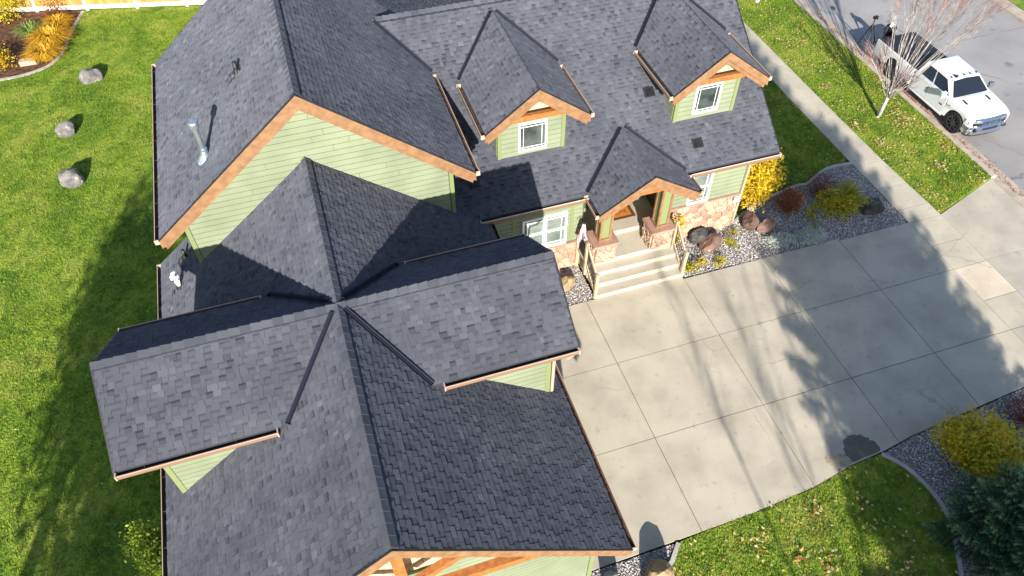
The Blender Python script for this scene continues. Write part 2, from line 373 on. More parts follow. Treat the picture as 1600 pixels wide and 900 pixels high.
# ------------------------------------------------------------------ the house
house = thing('house', (4, 9, 0), 'green sided house with dark shingle roofs, cedar trim and a wide attached garage', 'house')
def gablepoly(v, inset, base, drop=.14):
    """cross-section polygon (u, z) of the walls under a gable roof"""
    c, w, m = v['c'], v['w']-inset, (v['rz']-v['ez'])/v['w']
    return [(c-w, base), (c+w, base), (c+w, v['rz']-m*w-drop), (c, v['rz']-drop), (c-w, v['rz']-m*w-drop)]
def to3(axis, a, u, z): return Vector((u, a, z)) if axis == 'y' else Vector((a, u, z))
BRD = .165; SJ = random.Random(21)
def siding(parent, axis, plane, poly, facing, name='siding_board', exp=BRD, mt='green', z0=None):
    """lap boards on a wall: convex polygon (u,z) in the plane axis=plane, facing -1/+1 along the axis"""
    zs = [p[1] for p in poly]; z = min(zs) if z0 is None else z0; k = 0
    ar = sum(poly[i][0]*poly[(i+1) % len(poly)][1]-poly[(i+1) % len(poly)][0]*poly[i][1] for i in range(len(poly)))
    if ar < 0: poly = poly[::-1]
    u0, u1 = min(p[0] for p in poly)-1, max(p[0] for p in poly)+1
    while z < max(zs):
        full = clippoly([(u0,z),(u1,z),(u1,z+exp-.014),(u0,z+exp-.014)], poly); cuts = [u0]
        if len(full) >= 3:
            a_, b_ = min(p[0] for p in full), max(p[0] for p in full); c_ = a_+SJ.uniform(1.2,3.2)
            while c_ < b_-.7: cuts.append(c_); c_ += SJ.uniform(2.6,3.4)
        cuts.append(u1)
        for c0, c1 in zip(cuts, cuts[1:]):
            q = clippoly([(c0+.003,z-1),(c1-.003,z-1),(c1-.003,z+1),(c0+.003,z+1)], full) if len(full) >= 3 else []
            if len(q) < 3 or area2(q) <= .004: continue
            mb = MB(); n = len(q)
            f = [to3(axis, plane+facing*.026, *p) for p in q]; b = [to3(axis, plane+facing*.001, *p) for p in q]
            flip = (axis == 'y') == (facing < 0)
            mb.face(f if flip else f[::-1])
            for i in range(n):
                a_, b_ = i, (i+1) % n; qd = [b[a_], b[b_], f[b_], f[a_]]; mb.face(qd if flip else qd[::-1])
            mb.build(name, M[mt], parent)
        z += exp; k += 1
# walls -------------------------------------------------------------
def wallprism(name, poly, axis, a0, a1, mt='greenwall'):
    mb = MB(); p = [to3(axis, a0, *q) for q in poly]
    if axis == 'y': p = p[::-1]
    mb.prism(p if axis == 'x' else p, (to3(axis, a1-a0, 0, 0)), 0)
    me = mb.mesh(name, M[mt]); bm = bmesh.new(); bm.from_mesh(me); bmesh.ops.recalc_face_normals(bm, faces=bm.faces); bm.to_mesh(me); bm.free()
    return link(name, me, house)
gw = gablepoly(VOL['garage'], .42, 0); w_gar = wallprism('wall', gw, 'y', .66, 10.9)
tw = [(-3.15,0),(3.47,0),(3.47,VOL['tall']['rz']-.8244*3.309-.14),(.161,9.12),(-3.15,VOL['tall']['rz']-.8244*3.311-.14)]
w_tall = wallprism('wall', tw, 'y', 9.75, 15.8)
w_main = wallprism('wall', [(12.0,0),(19.4,0),(19.4,3.85),(14.833,7.1),(12.0,5.08)], 'x', 3.4, 13.28)
w_ml = wallprism('wall', [(10.44,0),(12.0,0),(12.0,5.08),(10.44,3.98)], 'x', 3.45, 7.62)
w_mr = wallprism('wall', [(10.44,0),(12.0,0),(12.0,5.08),(10.44,3.98)], 'x', 10.62, 13.28)
w_we = wallprism('wall', [(3.86,3.3),(6.3,3.3),(6.3,5.98),(5.079,6.8),(3.86,5.98)], 'x', -3.98, 0)
w_ea = wallprism('wall', [(3.86,3.3),(6.3,3.3),(6.3,5.98),(5.079,6.8),(3.86,5.98)], 'x', 0, 4.05)
# tall gable front
siding(w_tall, 'y', 9.75, [(-3.05,3.9),(3.36,3.9),(3.36,6.3),(.161,8.95),(-3.05,6.3)], -1)
siding(w_gar, 'y', .66, [(-3.94,3.0),(3.94,3.0),(3.94,3.6),(0,6.75),(-3.94,3.6)], -1)
siding(w_gar, 'y', .66, [(-3.94,0.1),(3.94,0.1),(3.94,2.98),(-3.94,2.98)], -1)
siding(w_we, 'y', 3.86, [(-3.9,3.6),(-1.5,3.6),(-1.5,6.0),(-3.9,6.0)], -1)
siding(w_ea, 'y', 3.86, [(1.5,3.6),(3.96,3.6),(3.96,6.0),(1.5,6.0)], -1)
siding(w_ml, 'y', 10.44, [(4.2,1.2),(7.58,1.2),(7.58,3.7),(4.2,3.7)], -1)
siding(w_mr, 'y', 10.44, [(10.65,1.58),(13.18,1.58),(13.18,3.75),(10.65,3.75)], -1)
siding(w_main, 'x', 13.28, [(10.5,.3),(19.3,.3),(19.3,3.9),(14.83,6.9),(10.5,3.9)], 1, exp=.33)
def corner(parent, x, y, z0, z1, sx=1, mt='greentrim', w=.11):
    mb = MB(); mb.box((x-(w if sx > 0 else 0), y-.04, z0), (x+(0 if sx > 0 else w), y+.09, z1)); mb.build('corner_board', M[mt], parent)
corner(w_tall, 3.49, 9.75, 4.0, 6.25); corner(w_tall, -3.17, 9.75, 4.2, 6.25, -1)
corner(w_gar, 4.06, .66, .05, 3.5); corner(w_gar, -4.06, .66, .05, 3.5, -1)
corner(w_we, -4.0, 3.86, 3.5, 5.98, -1); corner(w_ea, 4.07, 3.86, 3.5, 5.98)
corner(w_mr, 13.30, 10.44, .02, 3.8); corner(w_ml, 5.3, 10.44, 1.2, 3.7, -1); corner(w_ml, 7.3, 10.44, 1.22, 3.7)

# roofs -------------------------------------------------------------
def capmesh(v):
    d = v['rz']-v['ez']; w = v['w']; L = math.hypot(d, w); cu, cz = w/L, d/L; mb = MB(); fw = .145
    for sg in (-1, 1):
        # local x along the ridge, y across, z up; the exposed end (x=0) stands proud
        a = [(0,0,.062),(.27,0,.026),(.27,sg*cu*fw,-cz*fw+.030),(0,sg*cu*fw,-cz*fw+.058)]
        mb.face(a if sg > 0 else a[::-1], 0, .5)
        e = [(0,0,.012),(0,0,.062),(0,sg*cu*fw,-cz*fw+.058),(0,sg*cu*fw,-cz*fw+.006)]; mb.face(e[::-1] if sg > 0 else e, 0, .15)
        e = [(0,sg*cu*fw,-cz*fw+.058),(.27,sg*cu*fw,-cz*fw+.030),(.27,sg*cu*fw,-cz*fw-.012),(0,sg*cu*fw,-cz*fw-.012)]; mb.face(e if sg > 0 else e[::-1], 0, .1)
    return mb
def make_roof(key, ends=(0,), gut=((-1,None),(1,None)), lip='gutterlip', caps=True, rake_h=(.26,.40)):
    v = VOL[key]; ax, c, rz, w, ez, a0, a1 = (v[k] for k in ('axis','c','rz','w','ez','a0','a1')); m = (rz-ez)/w
    mb = MB()
    for sg in (-1, 1):
        o, s, t, n, Ls, Lt = frame(v, sg)
        q = [o, o+s*Ls, o+s*Ls+t*Lt, o+t*Lt]; q = [p-n*.004 for p in q]; th = .13
        mb.face(q, 0); lo = [p-Vector((0,0,th)) for p in q]; mb.face(lo[::-1], 1)
        for i in range(4):
            if i != 2: mb.face([q[i], lo[i], lo[(i+1) % 4], q[(i+1) % 4]], 0)
    roof = mb.build('roof', [M['deck'], M['soffit']], house)
    # shingles: the 300 that show largest one by one, the rest as one field
    fld = MB(); cols = {}
    for i, tb in enumerate(TABS):
        if tb[0] != key: continue
        _, sg, p, q, t0, t1, thick, wi, ti, _, _ = tb
        if sg not in cols: cols[sg] = frame(v, sg)
        o, s, t, n, Ls, Lt = cols[sg]
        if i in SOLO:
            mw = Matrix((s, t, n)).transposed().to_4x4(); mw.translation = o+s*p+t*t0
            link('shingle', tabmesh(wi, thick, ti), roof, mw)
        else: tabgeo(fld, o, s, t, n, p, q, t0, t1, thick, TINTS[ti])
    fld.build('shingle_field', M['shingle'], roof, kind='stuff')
    # ridge caps
    if caps:
        base = capmesh(v); meshes = []
        for tn in (.40, .56, .74):
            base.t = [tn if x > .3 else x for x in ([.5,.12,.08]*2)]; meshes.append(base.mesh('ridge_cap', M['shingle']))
        st = .205; k = 0; a = a0; rev = key == 'east'
        rr = random.Random(key)
        while a < a1-.02:
            pa = a if not rev else a1-(a-a0)
            w3 = to3(ax, pa, c, rz)
            vis = roofz(w3.x, w3.y, key) < rz+.02 or key in ('west','east')
            if vis:
                if ax == 'y': rot = Matrix(((0,-1,0,0),(1,0,0,0),(0,0,1,0),(0,0,0,1)))
                else: rot = Matrix.Identity(4)
                if rev: rot = Matrix.Rotation(math.pi, 4, 'Z') @ rot
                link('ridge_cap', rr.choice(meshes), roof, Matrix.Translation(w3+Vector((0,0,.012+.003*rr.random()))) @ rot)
            a += st; k += 1
    # rake boards on the gable ends
    for e in ends:
        ae = a0 if e == 0 else a1; out = -1 if e == 0 else 1
        for sg in (-1, 1):
            for (h0, h1, off, th) in ((0.012, rake_h[0], .022, .045), (rake_h[0]+.016, rake_h[1], -.012, .05)):
                tp = rz-h0; pl = [(c, tp), (c+sg*(w+.02), tp-m*(w+.02)), (c+sg*(w+.02), tp-m*(w+.02)-(h1-h0)), (c, tp-(h1-h0))]
                if h0 > .1: pl = [(c, tp), (c+sg*(w-.06), tp-m*(w-.06)), (c+sg*(w-.06), tp-m*(w-.06)-(h1-h0)), (c, tp-(h1-h0))]
                b2 = MB(); b2.prism([to3(ax, ae+out*off, *p) for p in pl], to3(ax, -out*th, 0, 0))
                me = b2.mesh('rake_board', M['cedar']); bm = bmesh.new(); bm.from_mesh(me); bmesh.ops.recalc_face_normals(bm, faces=bm.faces); bm.to_mesh(me); bm.free()
                link('rake_board', me, roof)
            rv = MB(); rv.prism([to3(ax, ae-out*.07, c, rz-rake_h[0]+.03), to3(ax, ae-out*.07, c+sg*(w-.06), rz-rake_h[0]+.03-m*(w-.06)), to3(ax, ae-out*.07, c+sg*(w-.06), rz-rake_h[0]-.05-m*(w-.06)), to3(ax, ae-out*.07, c, rz-rake_h[0]-.05)], to3(ax, -out*.02, 0, 0)); me = rv.mesh('rake_backing', M['soffit']); bm = bmesh.new(); bm.from_mesh(me); bmesh.ops.recalc_face_normals(bm, faces=bm.faces); bm.to_mesh(me); bm.free(); link('rake_backing', me, roof)
            b3 = MB(); o_ = ae+out*.026   # thin dark drip edge on top of the rake
            b3.prism([to3(ax, ae+out*.03, c, rz+.012), to3(ax, ae+out*.03, c+sg*(w+.03), ez-.02*m+.0), to3(ax, ae+out*.03, c+sg*(w+.03), ez-.02*m-.03), to3(ax, ae+out*.03, c, rz-.018)], to3(ax, -out*.05, 0, 0))
            me = b3.mesh('drip_edge', M['black']); bm = bmesh.new(); bm.from_mesh(me); bmesh.ops.recalc_face_normals(bm, faces=bm.faces); bm.to_mesh(me); bm.free()
            link('drip_edge', me, roof)
    # gutters and fascia
    for sg, span in gut:
        g0, g1 = span or (a0, a1); u = c+sg*w; gwid = .115; g = MB()
        def bx(ua, ub, za, zb, mi, x0=g0, x1=g1):
            p0 = to3(ax, x0, min(ua, ub), za); p1 = to3(ax, x1, max(ua, ub), zb); g.box(tuple(p0), tuple(p1), mi)
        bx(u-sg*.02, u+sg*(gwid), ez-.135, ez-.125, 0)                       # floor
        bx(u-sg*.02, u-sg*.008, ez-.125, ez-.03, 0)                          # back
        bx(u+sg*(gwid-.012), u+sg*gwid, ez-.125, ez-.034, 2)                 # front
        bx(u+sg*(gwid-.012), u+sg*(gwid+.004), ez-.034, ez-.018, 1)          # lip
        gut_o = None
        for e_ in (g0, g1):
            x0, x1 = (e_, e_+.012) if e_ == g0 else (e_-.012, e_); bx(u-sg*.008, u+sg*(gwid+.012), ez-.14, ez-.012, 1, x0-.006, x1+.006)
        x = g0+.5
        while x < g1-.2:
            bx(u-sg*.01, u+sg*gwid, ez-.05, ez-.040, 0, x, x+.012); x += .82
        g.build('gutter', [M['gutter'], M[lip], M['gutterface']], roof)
        f = MB(); p0 = to3(ax, g0+.03, min(u-sg*.06, u-sg*.024), ez-.30); p1 = to3(ax, g1-.03, max(u-sg*.06, u-sg*.024), ez-.128); f.box(tuple(p0), tuple(p1)); f.build('fascia', M['cedar'], roof)
    return roof
r_gar = make_roof('garage', gut=((-1,None),(1,(0,9.9))))
r_w = make_roof('west', ends=(0,), gut=((-1,(-4.53,-1.62)),(1,(-4.53,-1.6))))
r_e = make_roof('east', ends=(1,), gut=((-1,(1.62,4.47)),(1,(1.6,4.47))))
r_tall = make_roof('tall', ends=(0,1), gut=((-1,None),(1,(8.873,13.2)),(1,(16.35,16.9))) if False else ((-1,None),(1,(8.873,13.25))))
r_main = make_roof('main', ends=(1,), gut=((-1,(4.15,7.42)),(-1,(10.48,13.68))), lip='gutterlight')
r_d1 = make_roof('dorm1', gut=((-1,(10.45,12.9)),(1,(10.45,12.9))), caps=False)
r_d2 = make_roof('dorm2', gut=((-1,(10.45,12.9)),(1,(10.45,12.9))), caps=False)
r_p = make_roof('porch', gut=((-1,(8.85,9.75)),(1,(8.85,9.6))), caps=False)
# valley flashing: dark metal strips where roof planes meet
def valley(parent, p, q, lift=.028, w=.105):
    p, q = Vector(p), Vector(q); d = (q-p).normalized(); x = d.cross(Vector((0,0,1))).normalized(); n = x.cross(d)
    if n.z < 0: n = -n
    mb = MB(); L = lift
    prof = [(-w/2, .055), (-w*.16, .012), (0, .05), (w*.16, .012), (w/2, .055)]
    P = [[b+x*a+n*(h+L) for a, h in prof] for b in (p, q)]
    for i in range(4):
        fc = [P[0][i], P[0][i+1], P[1][i+1], P[1][i]]
        if (fc[1]-fc[0]).cross(fc[2]-fc[0]).dot(n) < 0: fc = fc[::-1]
        mb.face(fc)
    for b in P:
        mb.face([b[0], b[-1], b[-1]-n*.1, b[0]-n*.1]);
    mb.build('valley_flashing', M['flash'], parent)
xv = 4.46*(6.961-5.843)/(6.961-3.372)
for sgn, ro in ((-1, r_w), (1, r_e)):
    for sy in (-1, 1):
        valley(ro, (sgn*xv, 5.079+sy*1.657, 5.85), (sgn*.1, 5.079+sy*.12, 6.90))
valley(r_main, (3.863, 13.36, 6.21), (2.62, 14.75, 7.21))
valley(r_main, (4.43, 9.76, 3.44), (3.5, 10.6, 4.16))
for rr_, cx in ((r_d1, 6.07), (r_d2, 11.53)):
    for sg in (-1, 1): valley(rr_, (cx+sg*1.48, 13.05, 5.99), (cx+sg*.06, 14.5, 7.04))
for sg in (-1, 1): valley(r_p, (8.95+sg*1.54, 9.83, 3.70), (8.95+sg*.06, 11.15, 4.65))

# windows -----------------------------------------------------------
def window(x0, x1, z0, z1, y, glass, muntins, rails=(), parent=house, casing=.06):
    """white framed window on a wall that faces -Y at y; muntins: list of (axis, pos) inside each light"""
    f = MB(); c = casing
    for a, b in (((x0,z0),(x1,z0+c)), ((x0,z1-c),(x1,z1)), ((x0,z0+c),(x0+c,z1-c)), ((x1-c,z0+c),(x1,z1-c))):
        f.box((a[0], y-.075, a[1]), (b[0], y-.015, b[1]))
    for ax, p, wd in rails:
        if ax == 'z': f.box((x0+c, y-.068, p-wd/2), (x1-c, y-.012, p+wd/2))
        else: f.box((p-wd/2, y-.072, z0+c), (p+wd/2, y-.014, z1-c))
    fo = f.build('window', M['white'], parent)
    return fo
def pane(w, x0, x1, z0, z1, y, mt): mb = MB(); mb.box((x0, y-.034, z0), (x1, y-.026, z1)); mb.build('pane', M[mt], w)
def muntin(w, x0, x1, z0, z1, y): mb = MB(); mb.box((x0, y-.05, z0), (x1, y-.035, z1)); mb.build('muntin', M['white'], w)
def blinds(w, x0, x1, z0, z1, y): pass
for (x0, x1, z0, z1) in ((5.69,6.53,4.70,5.67), (11.1,11.94,4.74,5.73)):
    w = window(x0, x1, z0, z1, 11.05, None, None, casing=.055); c = .055; pane(w, x0+c, x1-c, z0+c, z1-c, 11.05, 'darkglass')
    e = .085
    muntin(w, x0+c+e, x0+c+e+.014, z0+c, z1-c, 11.05); muntin(w, x1-c-e-.014, x1-c-e, z0+c, z1-c, 11.05)
    muntin(w, x0+c, x1-c, z0+c+e*.7, z0+c+e*.7+.014, 11.048); muntin(w, x0+c, x1-c, z1-c-e-.014, z1-c-e, 11.048)
yw = 10.44
w = window(5.62, 7.07, 1.18, 2.55, yw, None, None, rails=(('x',6.345,.12),('z',1.88,.07)))
for (a, b, sd) in ((5.695,6.285,0),(6.405,6.995,1)):
    for (p, q, up) in ((1.255,1.845,0),(1.915,2.475,1)):
        pane(w, a, b, p, q, yw, 'blindglass')
        xx = a+.09 if sd == 0 else b-.11; muntin(w, xx, xx+.02, p, q, yw)
        zz = q-.11 if up else p+.09; muntin(w, a, b, zz, zz+.02, yw-.002)
w = window(11.24, 11.98, 1.56, 2.99, yw, None, None, rails=(('z',2.26,.07),))
for (p, q, up) in ((1.635,2.225,0),(2.295,2.915,1)):
    pane(w, 11.315, 11.905, p, q, yw, 'blindglass'); muntin(w, 11.79, 11.81, p, q, yw); muntin(w, 11.315, 11.905, (q-.11 if up else p+.09), (q-.09 if up else p+.11), yw-.002)

# dormers -----------------------------------------------------------
for cx, ro in ((6.07+.02, r_d1), (11.53, r_d2)):
    x0, x1 = cx-.985, cx+.985; m = 1.1/1.48
    dw = wallprism('dormer', [(x0,4.3),(x1,4.3),(x1,7.09-m*(x1-cx)-.14),(cx,6.93),(x0,7.09-m*(cx-x0)-.14)], 'y', 11.07, 14.2)
    siding(dw, 'y', 11.07, [(x0+.1,4.56),(x1-.1,4.56),(x1-.1,6.02),(x0+.1,6.02)], -1)
    siding(dw, 'x', x0, [(11.12,4.6),(12.9,5.9),(12.9,6.1),(11.12,6.1)], -1)
    corner(dw, x1+.015, 11.07, 4.5, 6.2); corner(dw, x0-.015, 11.07, 4.5, 6.2, -1)
    mb = MB(); mb.box((cx-.80, 10.60, 6.03), (cx+.80, 10.72, 6.20)); mb.build('collar_beam', M['beam'], dw)
    mb = MB(); mb.prism([(cx-.9,10.99,6.04),(cx+.9,10.99,6.04),(cx,10.99,6.04+.9*m)], (0,-.03,0), 0); mb.build('gable_panel', M['cream'], dw)
# porch -------------------------------------------------------------
tread = .31
porch = MB()
porch.box((7.62,9.72,0),(10.64,10.44,.68)); porch.box((7.95,10.44,0),(10.62,12.0,.68))
porch_o = porch.build('porch', M['concrete'], house)
for i, (ya, yb) in enumerate(((8.80,9.10),(9.10,9.41),(9.41,9.72))):
    mb = MB(); mb.box((7.60+.02*i, ya, 0), (10.64, yb if i < 2 else 9.719, .17*(i+1)), 0, .36); mb.build('step', M['concrete'], porch_o)
mb = MB(); mb.box((7.62,9.60,.681),(10.64,9.719,.69),0,.7)
mb = MB(); mb.box((7.97,10.66,.68),(10.60,12.0,.85),0,.36); mb.build('door_step', M['concrete'], porch_o)
w_pb = wallprism('wall', [(7.62,.68),(10.62,.68),(10.62,4.2),(7.62,4.2)], 'y', 11.98, 12.0)
mb = MB(); mb.box((8.75,11.93,.86),(9.7,11.985,2.95)); dr = mb.build('door', M['beam'], house)
mb = MB(); mb.tube([(8.86,11.9,1.85),(8.86,11.93,1.85)], .035); mb.build('handle', M['galv'], dr)
mb = MB(); mb.box((7.75,9.62,3.28),(10.2,9.76,3.62)); mb.build('porch_beam', M['beam'], house)
mb = MB(); mb.prism([(7.7,9.72,3.62),(10.2,9.72,3.62),(8.95,9.72,4.45)], (0,-.03,0)); mb.build('gable_panel', M['beam'], house)
# stone veneer --------------------------------------------------------
def voronoi(w, h, cell, seed, jit=.42):
    rr = random.Random(seed); nx, ny = max(1, round(w/(cell*1.25))), max(1, round(h/cell)); pts = []
    for j in range(-1, ny+1):
        for i in range(-1, nx+1):
            pts.append(((i+.5+(.5 if j % 2 else 0)*.9+rr.uniform(-jit, jit))*w/nx, (j+.5+rr.uniform(-jit, jit))*h/ny))
    cells = []
    for i, p in enumerate(pts):
        poly = [(0,0),(w,0),(w,h),(0,h)]
        for k, q in enumerate(pts):
            if k == i or math.dist(p, q) > cell*4.2: continue
            mx, my = (p[0]+q[0])/2, (p[1]+q[1])/2; dx, dy = q[0]-p[0], q[1]-p[1]
            poly = clip2(poly, (mx, my), (mx-dy, my+dx))
            if len(poly) < 3: break
        if len(poly) >= 3 and area2(poly) > .004: cells.append(poly)
    return cells
def veneer(parent, o, ux, w, h, nrm, seed, cell=.21, build_back=True):
    """stones on the rectangle at o, width w along ux, height h along z, facing nrm"""
    o, ux, nrm = Vector(o), Vector(ux), Vector(nrm); uz = Vector((0,0,1))
    if build_back:
        mb = MB(); P = [o, o+ux*w, o+ux*w+uz*h, o+uz*h]; mb.prism([p+nrm*.002 for p in P], nrm*.018); me = mb.mesh('stone_veneer', M['mortar'])
        bm = bmesh.new(); bm.from_mesh(me); bmesh.ops.recalc_face_normals(bm, faces=bm.faces); bm.to_mesh(me); bm.free()
        parent = link('stone_veneer', me, parent)
    rr = random.Random(seed+5)
    for c in voronoi(w, h, cell, seed):
        cx = sum(p[0] for p in c)/len(c); cy = sum(p[1] for p in c)/len(c); dp = rr.uniform(.045, .085); tn = rr.random()
        def ring(sh, d): return [o+ux*(cx+(p[0]-cx)*sh)+uz*(cy+(p[1]-cy)*sh)+nrm*d for p in c]
        r0, r1, r2 = ring(.965, .018), ring(.94, dp*.72), ring(.70, dp); n = len(c); mb = MB()
        flip = ux.cross(uz).dot(nrm) < 0
        def F(q): mb.face(q[::-1] if flip else q, 0, min(1, max(0, tn+rr.uniform(-.05,.05))))
        for a, b in ((r0, r1), (r1, r2)):
            for i in range(n): F([a[i], a[(i+1) % n], b[(i+1) % n], b[i]])
        F(r2); mb.build('stone', M['stone'], parent)
veneer(w_mr, (10.66,10.44,0), (1,0,0), 2.54, 1.52, (0,-1,0), 1)
veneer(w_ml, (4.9,10.44,0), (1,0,0), 2.70, 1.12, (0,-1,0), 2)
mb = MB(); mb.box((10.64,10.33,1.525),(13.2,10.436,1.575)); mb.build('sill_cap', M['cap'], w_mr)
mb = MB(); mb.box((4.9,10.33,1.125),(7.6,10.436,1.17)); mb.build('sill_cap', M['cap'], w_ml)
for px0 in (7.80, 9.76):
    px1 = px0+.66; y0, y1 = 9.68, 10.28
    mb = MB(); mb.box((px0,y0,.682),(px1,y1,1.44)); pil = mb.build('porch_pillar', M['mortar'], house)
    veneer(pil, (px0,y0,.69), (1,0,0), .66, .74, (0,-1,0), int(px0*10), .19, False)
    veneer(pil, (px0,y1,.69), (0,-1,0), .60, .74, (-1,0,0), int(px0*10)+1, .12, False)
    veneer(pil, (px1,y0,.69), (0,1,0), .60, .74, (1,0,0), int(px0*10)+2, .15, False)
    mb = MB(); mb.box((px0-.09,y0-.1,1.44),(px1+.09,y1+.06,1.52)); mb.build('cap', M['cap'], pil)
    a, b, c, d_ = px0+.14, px1-.12, y0+.1, y1-.12
    mb = MB(); mb.box((a+.03,c+.03,1.52),(b-.03,d_-.03,3.3)); mb.build('panel', M['greentrim'], pil)
    mb = MB()
    for xx in (a, b-.075):
        for yy in (c, d_-.075): mb.box((xx,yy,1.52),(xx+.075,yy+.075,3.3))
    for zz in (1.521, 3.2): mb.box((a-.02,c-.02,zz),(b+.02,d_+.02,zz+.09))
    mb.build('frame', M['cedar'], pil)
# front gable timber work ----------------------------------------------
mb = MB()
for sgn in (-1, 1):
    pass
mb = MB(); mb.prism([(-2.9,.60,4.43),(2.9,.60,4.43),(0,.60,6.76)], (0,-.02,0)); shk = mb.build('shake_panel', M['mortar'], w_gar)
rr = random.Random(11); z = 4.44
fieldp = [(-2.85,4.44),(2.85,4.44),(0,6.72)]
row = 0
while z < 6.7:
    u = -3+rr.random()*.15; f = MB()
    while u < 3:
        wd = rr.uniform(.10,.2); q = clippoly([(u+.004,z),(u+wd-.004,z),(u+wd-.004,z+.145),(u+.004,z+.145)], fieldp)
        if len(q) >= 3 and area2(q) > .003:
            mbx = MB(); mbx.prism([(p[0], .58, p[1]) for p in q], (0,-(.03+rr.random()*.008),0), 0, rr.random()); mbx.build('shake', M['cream'], w_gar)
        u += wd
    z += .15
def timber(p, q, w=.2, dp=.16):
    b = MB(); b.bar(p, q, dp, w, up=(0,0,1)) if abs(Vector(q).x-Vector(p).x) > .3 else b.bar(p, q, w, dp); b.build('timber', M['beam'], w_gar)
timber((0,.2,6.58), (0,.2,4.3)); timber((-2.75,.2,4.36), (2.75,.2,4.36), .22)
timber((.12,.2,4.75), (1.3,.2,5.62), .15, .14); timber((-.12,.2,4.75), (-1.3,.2,5.62), .15, .14)

# ------------------------------------------------------------------ pipes and vents on the roofs
def pipe_thing(name, loc, label, cat): return thing(name, loc, label, cat)
L0 = (-2.10, 9.95, 7.36)
t = thing('flue_pipe', L0, 'shiny metal flue pipe with round cap on the tall left roof slope', 'flue pipe')
x, y, z = L0
mb = MB(); mb.tube([(x,y,z-.1),(x,y,z+.84)], .056, 14); mb.tube([(x,y,z+.22),(x,y,z+.26)], .085, 14); mb.build('pipe', M['galv'], t, smooth=False)
mb = MB(); mb.tube([(x,y,z+.80),(x,y,z+.83),(x,y,z+.95),(x,y,z+.98)], [.075,.105,.105,.085], 16); mb.build('cap', M['galv'], t)
mb = MB(); st = .8246; sx = lambda dx: z+st*dx+.035
mb.face([(x-.40,y-.22,sx(-.40)),(x+.05,y-.22,sx(.05)),(x+.05,y+.2,sx(.05)),(x-.40,y+.2,sx(-.40))][::1]); mb.tube([(x-.06,y,z-.12),(x,y,z+.10),(x,y,z+.24)], [.18,.11,.066], 12); mb.build('flashing', M['galv'], t)
def vent_stack(loc, slope, label, h, r, mt, ell=False):
    x, y, z = loc; t = thing('vent_pipe', loc, label, 'vent pipe')
    mb = MB(); mb.tube([(x,y,z-.08),(x,y,z+h)], r, 12); mb.build('pipe', M[mt], t, smooth=True)
    mb = MB(); q = .16; mb.prism([(x-q-.1,y-q,z-slope*(q+.1)+.02),(x+q-.05,y-q,z+slope*(q-.05)+.02),(x+q-.05,y+q,z+slope*(q-.05)+.02),(x-q-.1,y+q,z-slope*(q+.1)+.02)], (0,0,.012)); mb.tube([(x,y,z-.02),(x,y,z+.1)], [r*2,r*1.2], 12); mb.build('boot', M['black'], t)
    if ell:
        mb = MB(); mb.tube([(x,y,z+h-.02),(x,y,z+h+.1)], r*1.35, 12); mb.tube([(x-.11,y-.02,z+h-.02),(x+.11,y+.02,z+h-.02)], r*1.1, 10); mb.tube([(x,y,z+h*.45),(x,y,z+h*.6)], r*1.25, 12); mb.build('fitting', M[mt], t)
    return t
vent_stack((-3.85,9.62,3.84), .8, 'white plastic vent pipe with tee fitting by the lawn side gutter', .42, .055, 'pvc', True)
vent_stack((-3.62,10.45,4.03), .8, 'short black vent pipe beside the tall gable wall corner', .28, .045, 'black')
vent_stack((-1.04,11.72,8.25), .82, 'short dark vent pipe high on the tall roof near its ridge', .28, .05, 'black')
def slant_vent(x, y, label):
    s_ = .7135; z = 3.647+s_*(y-9.773); t = thing('roof_vent', (x,y,z), label, 'roof vent', None)
    n = Vector((0,-s_,1)).normalized(); tt = Vector((0,1,s_)).normalized(); o = Vector((x,y,z))
    def P(a, b, c): return o+Vector((1,0,0))*a+tt*b+n*c
    mb = MB(); mb.prism([P(-.17,-.13,.02),P(.17,-.13,.02),P(.17,.17,.02),P(-.17,.17,.02)], n*.012); mb.build('base_plate', M['black'], t)
    mb = MB()
    top = [P(-.10,-.09,.11),P(.10,-.09,.11),P(.08,.12,.05),P(-.08,.12,.05)]; bot = [P(-.11,-.10,.03),P(.11,-.10,.03),P(.09,.13,.03),P(-.09,.13,.03)]
    mb.face(top)
    for i in range(4): mb.face([bot[i], bot[(i+1)%4], top[(i+1)%4], top[i]])
    mb.build('hood', M['black'], t)
slant_vent(10.07, 11.88, 'small black roof vent left of the right hand dormer wall')
slant_vent(11.13, 10.40, 'small black roof vent low on the slope above the right front window')
slant_vent(4.25, 10.6, 'small black roof vent in the shade beside the tall gable corner')

# ------------------------------------------------------------------ ground, lawns, paving
mb = MB(); mb.face([(-900,-900,-.32),(900,-900,-.32),(900,900,-.32),(-900,900,-.32)]); mb.build('ground', M['soil'], kind='structure')
def slab(name, poly, z0, z1, mt, parent=None, t=.5, **k):
    a = sum(poly[i][0]*poly[(i+1)%len(poly)][1]-poly[(i+1)%len(poly)][0]*poly[i][1] for i in range(len(poly)))
    if a < 0: poly = poly[::-1]
    mb = MB(); mb.prism([(p[0],p[1],z0) for p in poly], (0,0,z1-z0), 0, t); return mb.build(name, M[mt], parent, **k)
SW_L = [(19.2,-6),(19.2,2),(19.2,8.58),(19.21,10.4),(19.17,12.3),(19.17,16),(19.2,18.4),(19.2,24),(19.2,40)]
SW_R = [(20.5,-6),(20.5,2),(20.52,8.69),(20.44,10.4),(20.38,12),(20.36,16),(20.38,20),(20.36,24),(20.36,40)]
LAWN_W = [(-60,-30),(-3.95,-30),(-3.95,10.5),(3,19.5),(13.19,19.5),(13.19,27.9),(5,27.95),(3.0,28.4),(3.0,40),(-60,40)]
